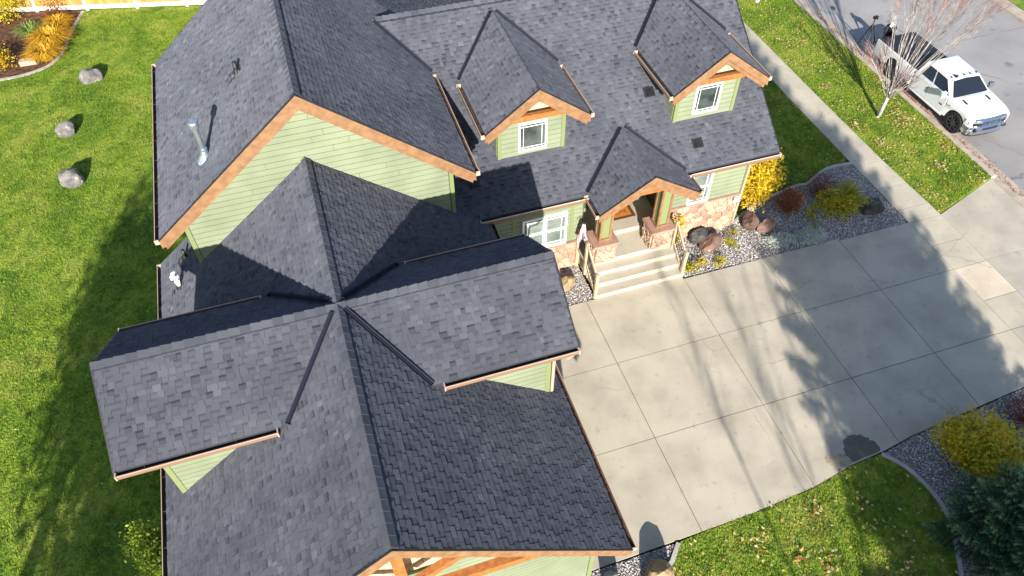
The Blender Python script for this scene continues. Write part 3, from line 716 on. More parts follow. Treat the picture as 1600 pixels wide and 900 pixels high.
LAWN_E = [(13.25,10.46),(14.6,11.15),(16.44,11.54),(16.98,11.54),(18.11,12.03),(18.97,12.0)]+[p for p in SW_L[4:]]+[(13.2,40),(13.2,19.5),(13.25,12)]
LAWN_S = [(6.56,.86),(7.26,.91),(8.77,.95),(10.61,1.08),(11.87,1.31),(12.80,1.37),(13.19,.8),(13.36,.11),(13.35,-.53),(13.11,-1.19),(12.4,-2.4),(11,-5),(9,-30),(2,-30),(5.2,-2),(5.99,.17),(6.23,.5)]
STRIP = [(20.53,8.66)]+SW_R[3:]+[(23.6,40),(23.6,23.2),(23.62,17.6),(23.62,9.69)]
lawns = [('lawn',LAWN_W),('lawn',LAWN_E),('lawn',LAWN_S),('lawn',STRIP)]
for n_, p_ in lawns: slab(n_, p_, -.31, -.012, 'lawn', kind='structure')
slab('lawn', [(33.4,-40),(80,-40),(80,80),(33.4,80)], -.31, .0, 'lawn', kind='structure')
slab('lawn', [(9.05,-30),(11.05,-5),(12.45,-2.42),(19.15,-9),(19.15,-30)], -.31, -.014, 'lawn', kind='structure')
# driveway slabs
XL = [4.05, 7.24, 10.61, 13.52, 16.4, 19.2]; YR = [8.72, 6.32, 3.71]
def ybot(x): return float(np.interp(x, [4.05,7.26,8.77,10.61,11.87,13,14,16.4,19.2], [.88,.93,.97,1.1,1.33,1.42,1.58,1.77,2.0]))
drive = slab('driveway', [(4.05,.89),(7.26,.94),(10.61,1.11),(13,1.43),(16.4,1.78),(19.18,2.01),(19.18,8.55),(4.05,8.8)], -.31, -.035, 'joint', kind='structure')
rr = random.Random(5); g = .010
for i in range(5):
    x0, x1 = XL[i]+g, XL[i+1]-g
    for j in range(3):
        yt = (8.80 if i == 0 else 8.795 if i == 1 else 8.70 if i < 4 else 8.62) if j == 0 else YR[j]-g
        if j < 2: poly = [(x0,YR[j+1]+g),(x1,YR[j+1]+g),(x1,yt),(x0,yt)]
        else:
            xs = sorted({x0, x1, *[x for x in (8.77,11.87,13.0,14.0) if x0 < x < x1]}); poly = [(x, ybot(x)+.004) for x in xs]+[(x1,yt),(x0,yt)]
        slab('concrete_slab', poly, -.034, 0, 'concrete', drive, t=rr.uniform(.28,.66))
walk = slab('sidewalk', [(p[0]+.02,p[1]) for p in SW_L]+[(p[0]-.02,p[1]) for p in SW_R[::-1]], -.31, -.036, 'joint', kind='structure')
ys = [-6,-4.6,-3.2,-1.8,-.4,1.0,2.35,3.71,4.92,6.31,7.42,8.58,9.25,10.39,11.74,13.15,14.55,15.85,17.2,18.5,19.9,21.2,22.5,24,25.4,27,28.5,30,32,34]
def ix(pl, y): return float(np.interp(y, [p[1] for p in pl], [p[0] for p in pl]))
for k, (a, b) in enumerate(zip(ys, ys[1:])):
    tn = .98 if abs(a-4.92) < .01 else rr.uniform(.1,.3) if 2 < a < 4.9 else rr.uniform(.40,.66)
    slab('sidewalk_slab', [(ix(SW_L,a)+.004,a+g),(ix(SW_R,a)-.004,a+g),(ix(SW_R,b)-.004,b-g),(ix(SW_L,b)+.004,b-g)], -.035, .002, 'concrete', walk, t=tn)
# apron slopes to the street
ap = MB()
apr = slab('apron', [(20.55,-6),(23.64,-6),(23.64,9.64),(20.56,8.60)], -.31, -.16, 'joint', kind='structure')
def sz(x): return -.004-.10*(x-20.5)/3.1
for (ya, yb, yc, yd, tn) in ((-6,-6,-1.5,-1.5,.2),(-1.49,-1.49,2.4,2.4,.15),(2.41,2.41,6.35,6.35,.12),(6.36,6.36,8.61,9.69,.25)):
    mb = MB(); x0, x1 = 20.53, 23.66
    xa = x0
    P = [(x0,ya),(x1,yb),(x1,yd),(xa,yc)]; mb.prism([(x,y,-.155) for x,y in P], (0,0,.001), 0, tn)
    nv = len(mb.v)//2; mb.v[nv:] = [(x,y,sz(x)) for x,y in P]; mb.build('apron_slab', M['concrete'], apr)
# kerb and street
kerb = MB()
kerb.box((23.64,9.7,-.31),(23.86,60,.0)); kerb.build('kerb', M['curb'], kind='structure')
slab('gutter_pan', [(23.862,-8),(24.36,-8),(24.36,60),(23.862,60)], -.31, -.142, 'curb', kind='structure')
slab('kerb', [(23.665,-8),(23.858,-8),(23.858,8.9),(23.76,9.65),(23.665,9.68)], -.31, -.095, 'curb', kind='structure')
slab('street', [(24.364,-60),(32.7,-60),(32.7,120),(24.364,120)], -.31, -.15, 'asphalt', kind='structure')
slab('kerb', [(32.71,-60),(33.38,-60),(33.38,120),(32.71,120)], -.31, -.02, 'curb', kind='structure')
# gravel beds
BED_E = [(10.7,8.78),(19.08,8.6),(19.19,8.7),(19.2,10.4),(19.22,11.9),(18.95,11.92),(18.11,11.93),(16.98,11.44),(16.44,11.44),(14.6,11.05),(13.32,10.44),(10.7,10.42)]
BED_P = [(4.2,8.82),(7.56,8.8),(7.56,10.42),(4.2,10.42)]
BED_C = [(4.1,.86),(6.5,.86),(6.17,.45),(5.92,.17),(5.1,-2),(2,-8),(0,-8),(3.9,.6)]
BED_S = [(12.95,1.38),(14,1.54),(16.4,1.74),(19.15,1.97),(19.15,-8.9),(12.5,-2.35),(13.2,-1.19),(13.45,-.53),(13.46,.11),(13.28,.85)]
BED_N = [(5.1,28.05),(13.1,28.0),(13.1,31),(4.5,31),(3.2,28.5)]
beds = [BED_E, BED_P, BED_C, BED_S, BED_N]
for b in beds: slab('gravel_bed', b, -.31, -.04, 'gravelbase', kind='structure')
def edging(pts, w=.11, z=.03):
    mb = MB()
    for k in range(len(pts)-1):
        p, q = Vector((*pts[k],0)), Vector((*pts[k+1],0)); d = (q-p).normalized(); x = Vector((-d.y,d.x,0))*w/2
        pd = (p-Vector((*pts[k-1],0))).normalized() if k else d; nd = (Vector((*pts[k+2],0))-q).normalized() if k < len(pts)-2 else d
        xa = Vector((-(pd+d).y,(pd+d).x,0)).normalized()*w/2; xb = Vector((-(nd+d).y,(nd+d).x,0)).normalized()*w/2
        P = [p-xa, q-xb, q+xb, p+xa]; mb.prism([(v.x,v.y,-.3) for v in P], (0,0,.3+z))
    return mb.build('garden_edging', M['edging'], kind='structure')
def smooth(pts, n=4):
    P = [np.array(p) for p in pts]; out = []
    for i in range(len(P)-1):
        p0, p1, p2, p3 = P[max(i-1,0)], P[i], P[i+1], P[min(i+2,len(P)-1)]
        for k in range(n):
            t = k/n; out.append(tuple(.5*((2*p1)+(-p0+p2)*t+(2*p0-5*p1+4*p2-p3)*t*t+(-p0+3*p1-3*p2+p3)*t**3)))
    return out+[tuple(P[-1])]
edging(smooth([(12.84,1.36),(13.22,.82),(13.41,.11),(13.40,-.53),(13.15,-1.19),(12.43,-2.4)]))
edging(smooth([(6.54,.84),(6.20,.48),(5.96,.17),(5.15,-2),(4,-5)]))
edging(smooth([(13.40,10.5),(14.6,11.1),(16.44,11.49),(16.98,11.49),(18.11,11.98),(19.18,11.97)]), .09)
BEDL = smooth([(-14,27.9),(-11.95,27.95),(-11.19,27.98),(-10.45,28.2),(-9.96,28.55),(-9.61,29.23),(-9.38,30.5),(-9.2,31.5),(-8.85,32.85)])
edging(BEDL, .16, .02)
slab('mulch_bed', BEDL+[(-8.9,33.3),(-14,34.4)], -.02, .012, 'mulch', kind='structure')
# damp patch on the driveway, its lit and shaded parts painted in two colours
ang = [i*2*math.pi/36 for i in range(36)]; rr2 = random.Random(2)
def patch(pts, z, mt, nm):
    p = [(q[0]+rr2.gauss(0,.022), q[1]+rr2.gauss(0,.022)*(q[1] > 1.5)) for q in smooth(pts+[pts[0]], 4)[:-1]]
    mb = MB(); mb.face([(q[0],q[1],z) for q in p]); mb.build(nm, M[mt], kind='structure')
patch([(11.95,1.385),(12.4,1.415),(12.83,1.445),(12.93,1.60),(12.84,1.82),(12.70,1.99),(12.5,2.09),(12.25,2.09),(12.06,1.99),(11.97,1.80),(11.93,1.58)], .0085, 'damp_shaded', 'damp_patch_shaded')
patch([(11.45,1.30),(11.9,1.37),(12.15,1.41),(12.05,1.6),(11.84,1.68),(11.62,1.76),(11.42,1.80),(11.30,1.66),(11.36,1.45)], .0045, 'damp_lit', 'damp_stain_lit')
# ------------------------------------------------------------------ scattered ground cover (uncountable)
def rand_in(polys, dens, holes=()):
    outx, outy = [], []
    for poly in polys:
        P = np.array(poly); x0, y0 = np.maximum(P.min(0), (-15,-4)); x1, y1 = np.minimum(P.max(0), (26,36))
        n = int(max(0,(x1-x0)*(y1-y0))*dens); X = RNG.uniform(x0, x1, n); Y = RNG.uniform(y0, y1, n); k = inpoly(P, X, Y)
        for h in holes: k &= ~inpoly(h, X, Y)
        outx.append(X[k]); outy.append(Y[k])
    return np.concatenate(outx), np.concatenate(outy)
def blades(polys, dens, name='grass', holes=()):
    X, Y = rand_in(polys, dens, holes); n = len(X)
    # leave the sides no camera can see through the house empty
    cl = .5+.5*np.sin(X*5.1+3*np.sin(Y*1.7))*np.sin(Y*4.3+3*np.sin(X*2.1)); L = RNG.uniform(.03,.06,n)*(.6+.9*cl); wd = RNG.uniform(.006,.015,n); a = RNG.uniform(0,2*np.pi,n); ln = RNG.uniform(.2,1.0,n); b = a+RNG.uniform(-.8,.8,n)+np.pi/2
    V = np.empty((n,3,3)); V[:,0] = np.stack([X-np.cos(a)*wd,Y-np.sin(a)*wd,np.full(n,-.014)],1); V[:,1] = np.stack([X+np.cos(a)*wd,Y+np.sin(a)*wd,np.full(n,-.014)],1)
    V[:,2] = np.stack([X+np.cos(b)*L*ln,Y+np.sin(b)*L*ln,-.012+L*np.sqrt(1-.6*ln**2)],1)
    link(name, npmesh(name, V.reshape(-1,3), np.arange(n*3).reshape(n,3), M['lawn']), kind='stuff')
BIGH = [(-3.9,.6),(4.05,.6),(13.3,10.4),(13.3,19.5),(-3.15,16)]
blades([LAWN_W], 900, holes=[BEDL+[(-8.9,33.3),(-14,34.4)]])
blades([LAWN_E,LAWN_S,STRIP], 1300)
def gravel(polys, dens, name='gravel'):
    X, Y = rand_in(polys, dens); n = len(X); r = RNG.uniform(.010,.028,n)
    base = np.array([(1,0,0),(0,1,0),(-1,0,0),(0,-1,0),(0,0,.8),(.3,.3,-.6)]); tri = np.array([(0,1,4),(1,2,4),(2,3,4),(3,0,4)])
    a = RNG.uniform(0,2*np.pi,n); B = base[None,:5]*r[:,None,None]*RNG.uniform(.7,1.25,(n,5,1)); c, s_ = np.cos(a), np.sin(a)
    V = np.empty((n,5,3)); V[:,:,0] = B[:,:,0]*c[:,None]-B[:,:,1]*s_[:,None]+X[:,None]; V[:,:,1] = B[:,:,0]*s_[:,None]+B[:,:,1]*c[:,None]+Y[:,None]; V[:,:,2] = B[:,:,2]+RNG.uniform(-.04,-.012,n)[:,None]+RNG.uniform(-.008,.008,(n,5))
    F = (tri[None]+5*np.arange(n)[:,None,None]).reshape(-1,3); tn = np.repeat(np.clip(RNG.beta(1.6,1.5,n),0,1),4)
    link(name, npmesh(name, V.reshape(-1,3), F, M['gravel'], tn), kind='stuff')
gravel(beds, 800)
def leaves(polys, dens, size, mt, name='fallen_leaves', z=.02, pts=None):
    X, Y = rand_in(polys, dens) if pts is None else pts; n = len(X); a = RNG.uniform(0,2*np.pi,n); r = RNG.uniform(*size,n)
    V = np.empty((n,4,3)); tz = RNG.uniform(-.35,.35,(n,4))*r[:,None]
    for k, (u, v_) in enumerate(((1,0),(.1,.55),(-.9,0),(.0,-.6))):
        V[:,k,0] = X+(u*np.cos(a)-v_*np.sin(a))*r; V[:,k,1] = Y+(u*np.sin(a)+v_*np.cos(a))*r; V[:,k,2] = z+np.abs(tz[:,k])
    link(name, npmesh(name, V.reshape(-1,3), np.arange(n*4).reshape(n,4), M[mt], RNG.random(n)), kind='stuff')
leaves([STRIP], 22, (.025,.06), 'fallen', z=.035); leaves([LAWN_S], 8, (.025,.06), 'fallen', z=.035); leaves([LAWN_E], 5, (.025,.05), 'fallen', z=.035)
for k in range(26):
    n = int(RNG.integers(5,26)); u, v_ = (RNG.uniform(20.7,23.4), RNG.uniform(9.5,23)) if k < 17 else (RNG.uniform(8.0,12.8), RNG.uniform(-1.5,.9)); leaves(None, 0, (.03,.065), 'fallen', z=.04, pts=(RNG.normal(u,.14,n), RNG.normal(v_,.14,n)))
leaves([LAWN_W], .5, (.02,.04), 'fallen', z=.035)
leaves([[(24.4,-6),(32.5,-6),(32.5,24),(24.4,24)]], .8, (.02,.05), 'fallenred', z=-.145)
leaves([[(10.7,1),(19,2),(19,8.6),(4.3,8.7)]], .25, (.015,.035), 'fallenred', z=.004)
n = 900; leaves(None, 0, (.02,.045), 'fallenred', z=-.13, pts=(23.98+np.abs(RNG.normal(0,.17,n)), RNG.uniform(8.5,22,n)))
n = 260; leaves(None, 0, (.025,.05), 'fallenred', z=-.12, pts=(RNG.normal(24.0,.16,n), RNG.normal(15.6,.7,n)))
n = 160; leaves(None, 0, (.03,.06), 'fallen', z=.04, pts=(RNG.normal(22.6,.35,n), RNG.normal(13.4,.45,n)))

# ------------------------------------------------------------------ plants
def leafcloud(n, cen, rad, size, clumps=40, seed=1, shell=.55, updir=.5, zmin=.03, spread=.22, aspect=.55):
    g = np.random.default_rng(seed); cen = np.array(cen); rad = np.array(rad)
    C = g.normal(size=(clumps,3)); C /= np.linalg.norm(C,axis=1)[:,None]; C *= (shell+(1-shell)*g.random((clumps,1)))*g.uniform(.68,1.18,(clumps,1)); C[:,2] = np.where(C[:,2] < -.6, -C[:,2], C[:,2])
    ci = g.integers(0, clumps, n); P = C[ci]+g.normal(size=(n,3))*spread; ct = g.random(clumps)
    P = cen+P*rad; P[:,2] = np.maximum(P[:,2], zmin+g.random(n)*.05)
    nrm = g.normal(size=(n,3)); nrm[:,2] = np.abs(nrm[:,2])+updir; nrm /= np.linalg.norm(nrm,axis=1)[:,None]
    ax = np.cross(nrm, g.normal(size=(n,3))); ax /= np.linalg.norm(ax,axis=1)[:,None]; bx = np.cross(nrm, ax); r = g.uniform(size[0], size[1], (n,1))
    V = np.stack([P-ax*r, P-bx*r*aspect+nrm*r*.15, P+ax*r, P+bx*r*aspect+nrm*r*.15],1).reshape(-1,3)
    return V, np.arange(4*n).reshape(n,4), np.clip(.62*ct[ci]+.38*g.random(n),0,1), cen+C*rad
def shrub(name, loc, rad, mt, label, cat='shrub', n=1500, size=(.025,.05), seed=1, clumps=40, group=None, zc=None, stem='bark', **k):
    x, y = loc[:2]; z0 = loc[2] if len(loc) > 2 else -.03; t = thing(name, (x,y,z0), label, cat, group)
    cz = z0+(zc if zc is not None else rad[2]*.95)
    V, F, tn, C = leafcloud(n, (x,y,cz), rad, size, clumps, seed, zmin=z0+.04, **k)
    link('foliage', npmesh('foliage', V, F, M[mt], tn), t)
    mb = MB()
    for c in C[::2]:
        c = Vector(c); b = Vector((x,y,z0)); mid = b.lerp(c,.5)+Vector((0,0,rad[2]*.15)); mb.tube([b, mid, c], [.016,.010,.004], 4)
    mb.build('stems', M[stem], t); return t
shrub('yellow_tree', (14.1,10.92), (.98,.58,1.08), 'lyellow', 'bright yellow leafed small tree at the right front corner of the house', 'tree', 4600, (.035,.07), 3, 90, zc=1.38, spread=.15)
shrub('rounded_shrub', (15.42,10.42), (.52,.50,.48), 'lrust', 'dense round rust and olive shrub right of the yellow tree', n=3000, size=(.018,.035), seed=4, clumps=90, spread=.14)
shrub('barberry_shrub', (17.08,10.85), (.58,.6,.42), 'lred', 'loose dark red shrub behind the large olive bush on gravel', n=1500, size=(.018,.035), seed=5, clumps=60)
shrub('olive_shrub', (17.22,9.95), (.88,.72,.45), 'lolive', 'large olive yellow shrub in gravel bed next to the dark boulder', n=4200, size=(.026,.05), seed=6, clumps=80, spread=.13)
shrub('gold_shrub', (15.05,.50), (1.08,1.0,.76), 'lgold', 'large golden green shrub beside the spruce at the driveway edge', n=9000, size=(.02,.065), seed=7, clumps=150, spread=.13)
shrub('barberry_shrub', (17.15,1.05), (.62,.5,.42), 'lred', 'dark red shrub behind the golden shrub near the driveway edge', n=1500, size=(.018,.035), seed=8, clumps=50)
shrub('porch_shrub', (10.95,10.12), (.24,.22,.62), 'lyellow', 'narrow yellow shrub between the right porch pillar and the stone wall', n=420, size=(.03,.055), seed=9, clumps=26, zc=.75)
shrub('small_shrub', (16.1,9.95), (.34,.3,.2), 'lolive', 'small sparse olive shrub between the rounded shrub and the large olive bush', n=420, size=(.015,.03), seed=10, clumps=20)
shrub('small_shrub', (16.0,9.45), (.26,.2,.12), 'lolive', 'low olive plant just behind the silver ground cover', n=200, size=(.015,.03), seed=20, clumps=14)
shrub('flowering_plant', (10.98,8.98), (.30,.20,.17), 'lolive', 'low yellow green plant at the foot of the right stair railing', 'plant', n=420, size=(.02,.035), seed=11, clumps=18)
shrub('flowering_plant', (12.02,8.98), (.24,.18,.15), 'lgold', 'small amber plant at driveway edge in front of the red boulder', 'plant', n=320, size=(.018,.032), seed=12, clumps=16)
shrub('flowering_plant', (12.75,9.55), (.28,.22,.15), 'lolive', 'small olive plant on gravel just right of the red boulder', 'plant', n=300, size=(.018,.032), seed=13, clumps=16)
shrub('flowering_plant', (11.45,9.12), (.22,.18,.12), 'lgold', 'small amber plant between the railing plant and the red boulder', 'plant', n=220, size=(.018,.03), seed=14, clumps=14)
shrub('flowering_plant', (13.1,10.05), (.22,.15,.10), 'lolive', 'tiny olive plant on gravel below the corner of the stone wall', 'plant', n=170, size=(.015,.03), seed=15, clumps=12)
for (q, lab, sd) in (((14.45,9.18,.50,.30), 'bright silver ground cover plant at the driveway edge below the boulders', 16), ((15.45,9.05,.62,.32), 'grey silver ground cover plant in shade at the driveway edge', 17)):
    shrub('silver_plant', q[:2], (q[2],q[3],.14), 'lsilver', lab, 'plant', n=3000, size=(.02,.04), seed=sd, clumps=50, spread=.25)
# south west conifer shrubs at the garage wall
shrub('evergreen_shrub', (-5.35,3.9), (.42,.55,1.3), 'lgreen', 'yellow green evergreen shrub by the garage wall on the dark lawn', n=7000, size=(.025,.05), seed=18, clumps=110, zc=1.25, spread=.16)
# plants by the fence
def grass_clump(name, loc, r, h, n, mt, label, seed):
    x, y = loc; t = thing(name, (x,y,.01), label, 'ornamental grass'); g = np.random.default_rng(seed)
    a = g.uniform(0,2*np.pi,n); b = g.random(n)**.5*r*.35; lean = g.uniform(.25,1.0,n)*r; hh = g.uniform(.6,1.0,n)*h; w_ = .013
    V = np.empty((n,6,3)); pc = np.stack([np.cos(a),np.sin(a)],1); sd = np.stack([-np.sin(a),np.cos(a)],1)*w_
    for k, (f, zf, ww) in enumerate(((0,0,1),(.45,.85,1.0),(1.0,.72,.25))):
        p = np.array([[x,y]])+pc*(b+lean*f)[:,None]; z = .01+hh*zf
        V[:,2*k,:2] = p-sd*ww; V[:,2*k+1,:2] = p+sd*ww; V[:,2*k,2] = z; V[:,2*k+1,2] = z
    F = (np.array([(0,1,3,2),(2,3,5,4)])[None]+6*np.arange(n)[:,None,None]).reshape(-1,4)
    link('blades', npmesh('blades', V.reshape(-1,3), F, M[mt], np.repeat(g.random(n),2)), t)
    mb = MB(); mb.tube([(x,y,0),(x,y,h*.25)], [r*.22,r*.1], 7); mb.build('crown_base', M['bark'], t)
grass_clump('ornamental_grass', (-10.15,29.1), .85, .6, 700, 'lgrassy', 'amber ornamental grass clump nearest the boulder, front of the mulch bed', 1)
grass_clump('ornamental_grass', (-10.0,30.3), .95, .65, 800, 'lgrassy', 'amber ornamental grass clump in the middle of the mulch bed edge', 2)
grass_clump('ornamental_grass', (-9.75,31.6), .7, .55, 500, 'lgrassy', 'amber ornamental grass clump nearest the fence and kerb corner', 3)
grass_clump('ornamental_grass', (-10.95,31.3), .75, .6, 160, 'lblade', 'pale green strappy clump on the mulch in front of the fence', 4)
shrub('yellow_shrub', (-12.2,28.8,.01), (.85,.75,.5), 'lyellow', 'yellow leafed shrub at the front left of the mulch bed', n=1500, size=(.035,.06), seed=21, clumps=40)
shrub('yellow_shrub', (-12.2,33.0,.01), (1.1,.7,.7), 'lgold', 'golden green shrub against the fence at the far left', n=2000, size=(.035,.06), seed=22, clumps=50)
shrub('rose_shrub', (-10.05,32.5,.01), (.5,.4,.5), 'lrust', 'small reddish shrub between the green clump and the fence', n=500, size=(.03,.05), seed=23, clumps=24)
mb = MB(); mb.box((-11.2,28.72,.01),(-10.55,28.98,.22)); mb.build('paver_block', M['box'], label='pale reddish paver block lying on the mulch beside the amber grass', category='paver')
# boulders -----------------------------------------------------------
def boulder(loc, rad, mt, label, seed, rot=0, sharp=.75, group=None):
    g = random.Random(seed); bm = bmesh.new(); bmesh.ops.create_icosphere(bm, subdivisions=3, radius=1)
    planes = []
    for i in range(9):
        nv = Vector((g.gauss(0,1),g.gauss(0,1),g.gauss(.2,.8))).normalized(); planes.append((nv, g.uniform(sharp-.12, sharp+.12)))
    for v in bm.verts:
        for nv, dd in planes:
            e = v.co.dot(nv)-dd
            if e > 0: v.co -= nv*e*.99
        v.co *= 1+.05*math.sin(v.co.x*7+seed)*math.sin(v.co.y*9)+g.uniform(-.015,.015)
        v.co.z = max(v.co.z, -.35)
    mtx = Matrix.Translation(Vector(loc)) @ Matrix.Rotation(rot, 4, 'Z') @ Matrix.Diagonal((*rad,1))
    me = bpy.data.meshes.new('boulder'); bm.to_mesh(me); bm.free(); me.materials.append(M[mt])
    o = link('boulder', me, None, mtx); o['label'] = label; o['category'] = 'boulder'
    if group: o['group'] = group
    return o
boulder((-8.18,26.75,.12), (.47,.40,.44), 'rockgrey', 'grey lawn boulder closest to the fence, one side dark', 1, .3)
boulder((-8.95,23.15,.12), (.44,.34,.40), 'rockgrey', 'pale angular lawn boulder, middle one of the row of three', 2, .5)
boulder((-8.58,19.95,.15), (.42,.39,.52), 'rockgrey', 'grey blocky lawn boulder beside the dark grass, nearest of the row of three', 3, .1)
boulder((12.10,9.72,.14), (.44,.34,.38), 'rockred', 'large reddish boulder on gravel in front of the stone wall', 4, .3)
boulder((11.85,10.12,.22), (.48,.22,.36), 'rockdark', 'dark angular rock between the reddish boulder and the stone wall', 5, .15)
boulder((13.85,10.2,.16), (.30,.42,.42), 'rockbrown', 'brown upright boulder below the yellow tree', 6, .2)
boulder((14.35,9.92,.10), (.42,.26,.30), 'rockred', 'orange tan boulder lying in front of the brown boulder under the yellow tree', 7, .2)
boulder((18.38,9.62,.08), (.50,.40,.30), 'rockdark', 'black boulder on gravel beside the olive bush near the sidewalk', 8, .5)
boulder((6.85,9.62,.08), (.36,.26,.26), 'rocktan', 'tan boulder on gravel between the garage roof and the porch stairs', 9, .2)
boulder((4.55,.45,.10), (.26,.28,.42), 'rockpale', 'pale stone at the garage corner by the driveway end', 10, .2)
boulder((5.62,.20,.16), (.48,.36,.50), 'rocktan', 'dull tan boulder on the small gravel bed at the garage corner', 11, .4)
boulder((17.9,.3,.05), (.3,.25,.2), 'rocktan', 'small tan stone on gravel behind the golden shrub', 12, .4)
# conifers -----------------------------------------------------------
def spruce(loc, H, rb, label, seed, nbr=120, need=46, mt='lspruce', size=.075, top=.12, name='spruce_tree', cat='tree'):
    g = np.random.default_rng(seed); rn = random.Random(seed); x, y, z0 = loc; t = thing(name, loc, label, cat)
    mb = MB(); mb.tube([(x,y,z0),(x,y,z0+H*.5),(x,y,z0+H*.98)], [H*.022+.03,H*.014+.015,.01], 8); mb.build('trunk', M['bark'], t)
    br = MB(); Ps, Ds, Ts = [], [], []
    for i in range(nbr):
        f = ((i+.5)/nbr)**.85; z = z0+H*(.06+.90*f); L = rb*((1-f)**.8)*rn.uniform(.78,1.12)+top; az = i*2.39996+rn.uniform(-.3,.3); tilt = -.12+.65*f
        dv = Vector((math.cos(az),math.sin(az),tilt)).normalized(); p0 = Vector((x,y,z)); mid = p0+dv*L*.55-Vector((0,0,.05*L)); p1 = p0+dv*L+Vector((0,0,.06*L))
        br.tube([p0,mid,p1], [.018+.006*L,.012,.004], 4, cap=False)
        side = dv.cross(Vector((0,0,1))).normalized()
        nt_ = max(4, int(L*11)); bt = rn.random()
        for j in range(nt_):
            u = .18+.82*(j+rn.random()*.6)/nt_; b = p0.lerp(mid, u/.55) if u < .55 else mid.lerp(p1, (u-.55)/.45); sgn = 1 if j % 2 else -1
            tl = L*.42*(1.05-u)+.12; e = b+(dv*.72+side*sgn*.75+Vector((0,0,rn.uniform(-.10,.12)))).normalized()*tl
            m = int(need*tl/.35)+8; q = g.random((m,1)); Ps.append(np.array(b)*(1-q)+np.array(e)*q)
            td = np.array((e-b).normalized()); Ds.append(np.repeat(td[None],m,0)); Ts.append(np.clip(.25*bt+.45*u*q[:,0]+.35*g.random(m)+(.30 if u > .8 else 0),0,1))  # needles near branch ends tinted paler, painting in sunlit tips
        m = 30; q = g.random((m,1)); Ps.append(np.array(mid)*(1-q)+np.array(p1)*q); Ds.append(np.repeat(np.array(dv)[None],m,0)); Ts.append(np.clip(.5+.5*g.random(m),0,1))
    br.build('branches', M['bark'], t)
    P = np.concatenate(Ps); D = np.concatenate(Ds); T = np.concatenate(Ts); n = len(P)
    rv = g.normal(size=(n,3)); sd = np.cross(D, rv); sd /= np.linalg.norm(sd,axis=1)[:,None]; dr = D*.75+sd*.75; dr /= np.linalg.norm(dr,axis=1)[:,None]
    wv = np.cross(dr, sd+.3*rv); wv /= np.linalg.norm(wv,axis=1)[:,None]; r = g.uniform(.6,1.1,(n,1))*size
    V = np.stack([P-wv*r*.11, P+dr*r, P+wv*r*.11],1).reshape(-1,3)
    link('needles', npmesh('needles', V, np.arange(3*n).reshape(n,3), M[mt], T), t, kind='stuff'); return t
spruce((14.15,-1.75,-.03), 3.7, 1.75, 'dark blue green spruce at the lower right corner beside the golden shrub', 31, 150, 85, size=.10)
# trees standing outside the picture whose shadows fall into it
def leafy_tree(loc, H, cr, label, seed, n=2600, mt='lgreen', size=(.10,.18)):
    x, y, z = loc; t = thing('unseen_shade_tree', loc, label, 'tree'); V, F, tn, C = leafcloud(n, (x,y,z+H-cr[2]), cr, size, 60, seed, shell=.4, spread=.2)
    link('crown', npmesh('crown', V, F, M[mt], tn), t); mb = MB(); mb.tube([(x,y,z),(x+.1,y,z+H*.45),(x,y,z+H-cr[2])], [.22,.16,.1], 8)
    for c in C[::2]: mb.tube([(x,y,z+H*.5),tuple(c)], [.07,.02], 5, cap=False)
    mb.build('trunk', M['bark'], t)
spruce((11.35,-9.2,-.01), 14.2, 2.75, 'tall broad spruce on the front lawn whose shade crosses the driveway', 33, 230, 30, size=.17, top=.85)
spruce((13.1,-8.9,-.01), 10.6, 2.7, 'second tall spruce on the front lawn right of the tallest one', 34, 220, 30, size=.17, top=.85)
leafy_tree((-10.3,-8.9,-.01), 10.4, (1.9,1.9,4.4), 'unseen slender leafy tree on the side lawn in front of the garage', 41, 8000, size=(.08,.15))
leafy_tree((-9.6,-6.2,-.01), 7.2, (2.1,1.8,3.4), 'unseen lower leafy tree on the side lawn nearest the garage front', 43, 4200, size=(.08,.15))
leafy_tree((-11.25,-3.9,-.01), 11.0, (1.55,1.7,3.2), 'unseen high crowned leafy tree on the side lawn left of the garage', 42, 6500, size=(.08,.15))
